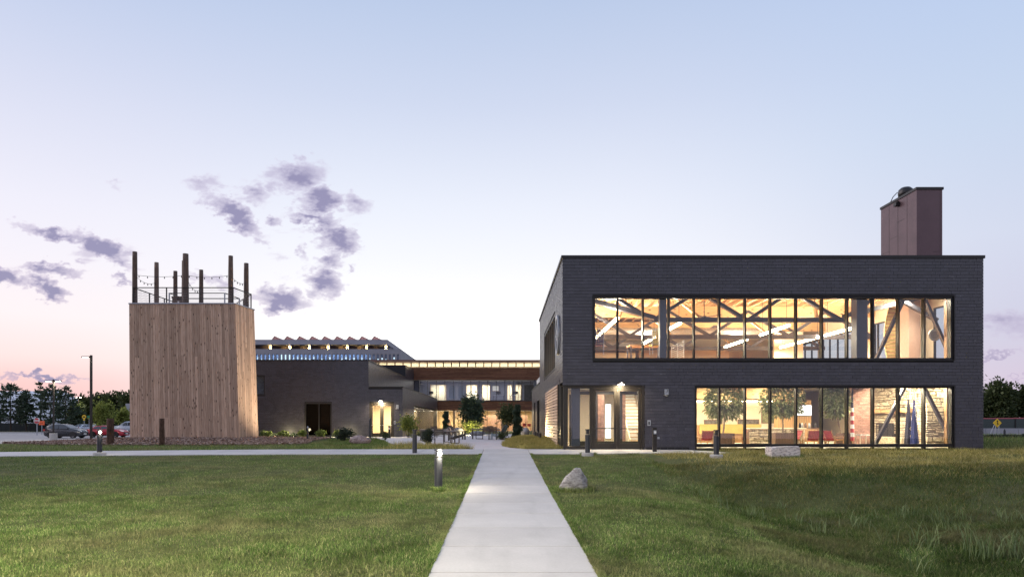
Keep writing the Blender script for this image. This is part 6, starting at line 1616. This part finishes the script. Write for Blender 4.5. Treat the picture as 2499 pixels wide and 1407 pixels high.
# ------------------------------------------------------------------ trees and car park at the left
for i, (px, d, pt, pw, l) in enumerate(((26,125,943,62,'full dark pine at the left edge of the car park'),(64,128,957,34,'narrow dark pine, second at the left of the car park'),(99,140,938,26,'tall thin ragged pine behind the others at the left'),(124,130,946,52,'dark pine behind the twin-headed lamp'),(160,126,949,50,'broad ragged pine right of the twin-headed lamp'),(-34,122,950,60,'dark pine cut off at the picture edge'))):
    pine_tree(px, d, pt, 1046, pw*1.3, l, 80+i, 'pine', (9,10,7,9,9,9)[i], 200, .75, 'pines along the car park', -.2, (.1,.25,.5,.2,.3,.1)[i], 'pine_tree', -.05, (.24,.22,.45,.2,.2,.2)[i], (.5,.7,.5,.55,.5,.6)[i])
for i, (px, d, pt, pw, l) in enumerate(((205,165,972,56,'rounded dark tree behind the yellow road sign'),(240,175,964,58,'dark rounded tree behind the lamp-lit young tree'),(280,170,961,56,'dark rounded tree at the left of the timber tower'),(318,165,966,50,'dark rounded tree half hidden by the timber tower'),(185,150,990,34,'low dark tree under the far glowing lamp'))):
    broad_tree(px, d, pt, 1045, pw, l, 'oak', 90+i, 3000, .75, .12, 'trees beyond the car park', -.2, 34)
broad_tree(255, 112, 979, 1052, 52, 'young bright green tree lit by a lamp in the car park', 'lime', 97, 1800, .42, .22, None, -.35)
broad_tree(301, 118, 996, 1050, 34, 'small yellow-green tree beside the white van', 'lime', 98, 900, .42, .25, None, -.35)
# white membrane hall
wh = thing('white_hall', 'white rounded membrane hall glimpsed between the pines', 'building', (-150, 190, 0))
vs = []; fs = []; n = 20; x0, x1 = ax(-160,190), ax(112,190)
for i in range(n+1):
    a = PI*i/n
    for xx, s in ((x0,1),(x0+(x1-x0)*.8,1),(x0+(x1-x0)*.95,.75),(x1,.25)): vs.append((xx, 205-15*s*math.cos(a), -.3+s*11*math.sin(a)))
for i in range(n):
    for j in range(3): k = i*4+j; fs.append((k,k+1,k+5,k+4))
MB().add(vs, fs).build('membrane', mat('white_membrane', (.62,.64,.70), .7), wh, True)
m = MB()
for j in range(7): xx = x0+(x1-x0)*.8*j/6; m.box(xx-.15,xx+.15,189.7,189.95,-.3,2.2)
m.build('footing_rib','conc_far',wh)
fe = thing('mesh_fence', 'dark mesh fence under the pines at the left', 'fence', (-95,132,-.4))
for i in range(17):
    x = ax(-70+i*12,132); MB().box(x-.04,x+.04,131.96,132.04,-.45,1.3).build('post','black',fe)
    if i < 16: x2 = ax(-70+(i+1)*12,132); MB().box(x+.04,x2-.04,131.99,132.01,-.4,1.2).build('panel',mat('fence_mesh',(.03,.035,.035),.9) if i == 0 else bpy.data.materials['fence_mesh'],fe)
# signs
def sign(px, py, d, label, cat='sign', base=1050): 
    t = thing('road_sign', label, cat, at(px, base, d)); return t
def text(parent, s, c, size, m_='white', bold=False):
    cu = bpy.data.curves.new('lettering','FONT'); cu.body = s; cu.size = size; cu.align_x = 'CENTER'; cu.align_y = 'CENTER'; cu.extrude = .004; cu.offset = .012*size/.3
    o = font_mesh(cu, parent, m_); o.location = Vector(c)-org(parent); o.rotation_euler = (R(90),0,0); return o
d = 95; t = thing('stop_sign', 'red octagonal stop sign on a pale post at the car park exit', 'sign', at(89.5,1049,d)); c = at(89.5,1026,d); r = .43
octa = lambda r_, y: [(c.x+r_*math.cos(R(22.5+45*i)), y, c.z+r_*math.sin(R(22.5+45*i))) for i in range(8)]
MB().prism(octa(r,d), (0,.03,0)).build('border','white',t); MB().prism(octa(r*.9,d-.012), (0,.01,0)).build('face','sign_red',t); text(t,'STOP',(c.x,d-.02,c.z),.34)
MB().box(c.x-.05,c.x+.05,d+.04,d+.1,-.5,c.z+r*.8).build('post','galv',t)
d = 100; t = thing('work_sign', 'orange-red rectangular sign beside the stop sign', 'sign', at(102,1047,d)); c = at(101.5,1031,d); MB().box(c.x-.42,c.x+.42,d,d+.03,c.z-.3,c.z+.3).build('face','sign_orange',t); MB().box(c.x-.04,c.x+.04,d+.031,d+.08,-.5,c.z+.3).build('post','galv',t); MB().box(c.x-.22,c.x+.22,d-.01,d-.001,c.z-.05,c.z).build('marking','bronze',t)
d = 115; t = thing('yellow_sign', 'rounded yellow crossing sign by the lamp post', 'sign', at(205,1040,d)); c = at(205,1016,d)
MB().prism([(c.x+.34*math.cos(R(a)),d,c.z+.34*math.sin(R(a))) for a in range(0,360,30)], (0,.03,0)).build('face','sign_yellow',t); MB().box(c.x-.2,c.x+.2,d-.012,d-.002,c.z-.13,c.z+.08).build('symbol','black',t); MB().box(c.x-.14,c.x+.14,d,d+.03,c.z-.62,c.z-.36).build('lower_plate','sign_yellow',t); MB().box(c.x-.04,c.x+.04,d+.031,d+.08,-.5,c.z).build('post','galv',t)
d = 116; t = thing('green_sign', 'small green sign right of the yellow one', 'sign', at(218,1040,d)); c = at(217,1016,d); MB().box(c.x-.3,c.x+.3,d,d+.03,c.z-.2,c.z+.2).build('face','sign_green',t); MB().box(c.x-.04,c.x+.04,d+.031,d+.08,-.5,c.z).build('post','galv',t)
d = 230; t = thing('pale_building_sign', 'tall pale panel at the tower edge among the trees', 'sign', at(312,1040,150)); c = at(313,995,150); MB().box(c.x-.6,c.x+1.2,150,150.2,c.z-1.0,c.z+1.0).build('panel','galv',t); MB().box(c.x-.1,c.x+.1,150.21,150.4,-.3,c.z).build('post','galv',t)
# lamp posts
def lamp_post(px, d, ptop, pb, w, label, arms, base=None):
    x = ax(px,d); z0 = gz1(x,d) if d < 130 else -.2; z1 = az(ptop,d); t = thing('lamp_post', label, 'lamp post', (x,d,z0), 'lamp posts of the car park')
    zb = z0
    if base: zb = z0+base[1]; MB().lathe((x,d,z0-.1), [(base[0],0),(base[0],base[1]+.1),(base[0]*.95,base[1]+.12)], 4 if False else 24).build('concrete_base','conc',t)
    MB().box(x-w,x+w,d-w,d+w,zb-.05,z1).build('shaft','bronze',t); MB().box(x-w*2,x+w*2,d-w*2,d+w*2,zb+.002,zb+.04).build('foot_plate','bronze',t)
    for s in arms:
        q = MB(); q.box(min(x+s*w,x+s*.75),max(x+s*w,x+s*.75),d-.14,d+.14,z1-.2,z1-.10); q.build('lamp_head','bronze',t)
        MB().box(min(x+s*.3,x+s*.68),max(x+s*.3,x+s*.68),d-.1,d+.1,z1-.215,z1-.201).build('lens','white_lamp',t)
        light('lamp','POINT',(x+s*.5,d,z1-.45),LP_W,(1,.88,.66),t,.15)
LP_W = 350
lamp_post(222.5, 58, 866, 1080, .075, 'tall dark lamp post with one head at the edge of the car park', (-1,)); lamp_post(130.5, 67, 925, 1075, .06, 'twin-headed lamp post on a round concrete base among the parking bays', (-1,1), (.34,.74))
t = thing('lamp_post', 'lamp post on the lawn left of the viewpoint, whose light falls on the near grass', 'lamp post', (-7.8, 3.5, gz1(-7.8,3.5)))
MB().box(-7.87,-7.73,3.43,3.57,-.7,4.9).build('shaft','bronze',t); MB().box(-7.73,-7.0,3.36,3.64,4.8,4.9).build('lamp_head','bronze',t); MB().box(-7.5,-7.05,3.4,3.6,4.785,4.799).build('lens','white_lamp',t)
light('lamp','SPOT',(-7.25,3.5,4.62),6500,(1,.90,.66),t,.12,(R(48),0,R(-20)),spot=R(105))
lamp_post(191, 150, 967, 1040, .07, 'far lamp post glowing above the trees', (-1,1))
# parked cars
def car(loc, rz, prof, win, wind, L, W, H, belt, paint, wheels, wr, label, grp='vehicles in the car park', name='parked_car', extra=()):
    t = thing(name, label, 'car', (0,0,0), grp)
    def hw(x, z): return W/2*(1-.20*max(0,(z-belt)/(H-belt)))*(1-.14*max(0,abs(x)/(L/2)-.72)/.28)*(1-.05*max(0,(.45-z)/.45))
    n = len(prof); vs = []
    cols = (-1,-.94,0,.94,1)
    for s in cols:
        for (x, z) in prof:
            k = 1 if abs(s) == 1 else 1
            inset = 0 if abs(s) < 1 else .03
            cz = H*.5; vs.append((x*(1-inset*.4), s*hw(x,z), cz+(z-cz)*(1-inset)))
    fs = [tuple(reversed(range(n))), tuple(range(4*n,5*n))]
    for c in range(4):
        for i in range(n): j = (i+1)%n; fs.append((c*n+i, c*n+j, (c+1)*n+j, (c+1)*n+i))
    MB().add(vs, fs).build('body', paint, t, True)
    for s in (-1,1):
        for w in win:
            cx_ = sum(p[0] for p in w)/len(w); MB().prism([(x, s*(hw(x,z)*1.0+.004), z) for x, z in w], (0,-s*.02,0)).build('side_window','car_glass',t)
    for (a, b) in wind:
        m_ = MB(); dn = Vector((b[1]-a[1],0,a[0]-b[0])).normalized(); dn = dn if dn.z > 0 else -dn
        m_.prism([(a[0],-hw(*a)*.86,a[1]),(a[0],hw(*a)*.86,a[1]),(b[0],hw(*b)*.86,b[1]),(b[0],-hw(*b)*.86,b[1])], dn*.012).build('windscreen','car_glass',t)
    for x in wheels:
        for s in (-1,1):
            yo = s*(W/2-.02); q = MB(); q.tube((x,yo-s*.22,wr),(x,yo,wr),wr,wr,20); wh_ = q.build('wheel','tyre',t)
            q = MB(); q.tube((x,yo,wr),(x,yo+s*.012,wr),wr*.66,wr*.62,18); q.build('rim','alloy',wh_); q = MB()
            for k in range(5): a = k*2*PI/5; q.beam((x+.14*math.cos(a+.6)*wr/.33,yo+s*.013,wr+.14*math.sin(a+.6)*wr/.33),(x+.19*math.cos(a+.6)*wr/.33,yo+s*.016,wr+.19*math.sin(a+.6)*wr/.33),.07,.01,(0,1,0))
            q.build('rim_gap','black',wh_)
            q = MB(); 
            arch = [(x+(wr+.07)*math.cos(R(a)), s*(hw(x,wr+.1)+.006), wr+(wr+.07)*math.sin(R(a))) for a in range(-20,201,20)]; q.prism(arch,(0,-s*.2,0)); q.build('wheel_arch','black',t)
    xf, xb = L/2, -L/2
    for s in (-1,1):
        MB().prism([(xf-.10,s*W*.24,belt*.72),(xf-.36,s*W*.43,belt*.78),(xf-.42,s*W*.44,belt*.90),(xf-.20,s*W*.24,belt*.84)],(.05,0,.0)).build('headlight','lamp_lens',t)
        MB().box(xb+.02,xb+.22,s*W*.44-.06,s*W*.44+.06,belt*.8,belt*1.0).build('tail_light','tail',t)
        MB().beam((.75*L/4.3,s*(W/2-.02),belt+.04),(.72*L/4.3,s*(W/2+.14),belt+.10),.10,.13).build('mirror',paint,t)
        for xd in (-.55*L/4.3,.35*L/4.3): MB().box(xd,xd+.14,s*(W/2-.005)-.01,s*(W/2-.005)+.012,belt-.12,belt-.09).build('door_handle',paint,t)
    MB().box(xf-.12,xf+.015,-W*.3,W*.3,belt*.45,belt*.64).build('grille','black',t); MB().box(-L*.32,L*.30,-W/2*.985,W/2*.985,.2,.31).build('sill','black',t)
    MB().box(xf+.016,xf+.022,-.26,.26,belt*.42,belt*.53).build('number_plate','white',t)
    t.location = loc; t.rotation_euler = (0,0,rz); return t
crossover = [(-2.12,.42),(-2.15,.78),(-2.02,1.04),(-1.78,1.34),(-1.45,1.53),(-.5,1.6),(.22,1.53),(1.02,1.10),(1.70,.98),(2.04,.80),(2.14,.5),(2.05,.24),(-1.95,.24)]
car((ax(162,78),78,-.43), -.02, crossover, [[(-1.66,1.12),(-1.38,1.40),(-.95,1.45),(-.95,1.08)],[(-.88,1.08),(-.88,1.46),(-.38,1.48),(-.38,1.07)],[(-.30,1.07),(-.30,1.48),(.16,1.44),(.74,1.10),(.72,1.06)]], [((.28,1.49),(.98,1.13)),((-1.98,1.10),(-1.55,1.46))], 4.3, 1.78, 1.6, 1.05, 'car_grey', (-1.3,1.28), .345, 'dark grey crossover parked nearest in the car park, facing right')
sedan = [(-2.2,.42),(-2.22,.74),(-2.1,.95),(-1.75,1.02),(-1.15,1.33),(-.3,1.42),(.35,1.36),(1.1,.98),(1.85,.84),(2.15,.66),(2.22,.42),(2.1,.22),(-2.05,.22)]
car((ax(264,82),82,-.43), -.02, sedan, [[(-1.45,1.03),(-1.05,1.27),(-.45,1.33),(-.45,1.0)],[(-.37,1.0),(-.37,1.34),(.28,1.30),(.82,1.0)]], [((.40,1.33),(1.06,1.01)),((-1.7,1.04),(-1.2,1.30))], 4.5, 1.8, 1.42, .97, 'car_red', (-1.38,1.36), .33, 'red saloon car parked between the crossover and the timber tower')
van = [(-2.7,.5),(-2.72,1.0),(-2.7,1.85),(-2.5,1.98),(.2,1.98),(.75,1.9),(1.4,1.30),(2.3,1.15),(2.6,1.0),(2.68,.5),(2.5,.35),(-2.6,.35)]
car((ax(316,118)+.3,118,-.43), PI, van, [[(-2.3,1.3),(-2.3,1.75),(-1.0,1.78),(-1.0,1.28)],[(-.85,1.28),(-.85,1.78),(.1,1.78),(.1,1.26)],[(.2,1.26),(.2,1.78),(.65,1.75),(1.15,1.28)]], [((.82,1.85),(1.36,1.34))], 5.4, 1.95, 1.98, 1.22, 'car_white', (-1.7,1.75), .38, 'pale blue-white van in the far row, half hidden by the timber tower', name='parked_van')
car((ax(207,124),124,-.43), PI/2-.25, sedan, [[(-1.45,1.03),(-1.05,1.27),(-.45,1.33),(-.45,1.0)],[(-.37,1.0),(-.37,1.34),(.28,1.30),(.82,1.0)]], [((.40,1.33),(1.06,1.01)),((-1.7,1.04),(-1.2,1.30))], 4.5, 1.8, 1.42, .97, 'car_white', (-1.38,1.36), .33, 'pale car facing away in the far row under the yellow sign')
# ------------------------------------------------------------------ right edge
for i, (px, d, pt, pw, l) in enumerate(((2412,120,940,60,'dark tree touching the right corner of the modern house'),(2447,118,925,52,'tallest dark tree right of the modern house'),(2492,122,938,62,'dark tree at the right edge of the picture'),(2540,120,930,60,'dark tree just past the right edge'))):
    broad_tree(px, d, pt, 1045, pw, l, 'oak', 110+i, 3600, .55, .06, 'trees beyond the highway', 0, 34)
rd_ = holder('road'); MB().box(30, 400, 66, 100, .12, .215).build('road_surface','asphalt',rd_)
M['rail_red'] = mat('faded_red_rail', (.42,.10,.12), .5)
bf = thing('noise_fence', 'dark green fence with a red top rail along the highway', 'fence', (75,104,.2))
for i in range(16):
    x = 60+i*3; z = 1.95+.02*i
    MB().box(x,x+2.96,104,104.06,.2,z-.15).build('panel',mat('dark_green_panel',(.045,.06,.06),.7) if i == 0 else bpy.data.materials['dark_green_panel'],bf); MB().box(x,x+2.99,103.97,104.09,z-.149,z+.0).build('top_rail','rail_red',bf); MB().box(x-.06,x+.06,103.9,103.99,.2,z-.15).build('post','black',bf)
cb = thing('concrete_barrier', 'pale concrete highway barrier right of the modern house', 'barrier', (60,64,.2))
for i in range(12):
    x = 36+i*3.05; MB().prism([(x,63.7,.1),(x,64.3,.1),(x,64.2,.35),(x,64.1,.82),(x,63.9,.82),(x,63.8,.35)],(3.02,0,0)).build('segment','conc_far',cb)
pk = MB().box(36,75,65.5,65.7,.216,.225).build('painted_line','white_line',rd_)
d = 62; c = at(2434,1031,d); t = thing('merge_sign', 'yellow diamond merge sign on slanted legs by the highway', 'sign', (c.x,d,.2)); r = .40
MB().prism([(c.x,d,c.z-r),(c.x+r,d,c.z),(c.x,d,c.z+r),(c.x-r,d,c.z)],(0,.02,0)).build('face','sign_yellow',t)
q = MB(); y0 = d-.006; q.prism([(c.x-.03,y0,c.z-.2),(c.x+.03,y0,c.z-.2),(c.x+.03,y0,c.z+.12),(c.x-.03,y0,c.z+.12)],(0,.004,0)); q.prism([(c.x-.09,y0,c.z+.12),(c.x+.09,y0,c.z+.12),(c.x,y0,c.z+.26)],(0,.004,0)); q.prism([(c.x+.03,y0,c.z-.05),(c.x+.10,y0,c.z-.15),(c.x+.14,y0,c.z-.12),(c.x+.03,y0,c.z+.02)],(0,.004,0)); q.build('arrow','black',t)
for (a, b) in ((-.18,-.1),(.18,.18)): MB().beam((c.x+a,d+.05,.2),(c.x+b,d+.05,c.z),.05,.05).build('leg','galv',t)
MB().beam((c.x-.62,d+.1,.2),(c.x-.2,d+.06,c.z-.1),.04,.04).build('brace','galv',t)
slim_post(2451.5, 52, 1050, 'thin dark post in the long grass at the right', .05)
bush(2470, 50, 1063, 1072, 90, 'low dark hedge of weeds along the barrier at the right', 'maroon', 130, 1600, .16, None, 'hedge'); bush(2420, 50, 1064, 1072, 60, 'low dark weeds at the right corner of the modern house', 'maroon', 131, 1200, .16, None, 'hedge')
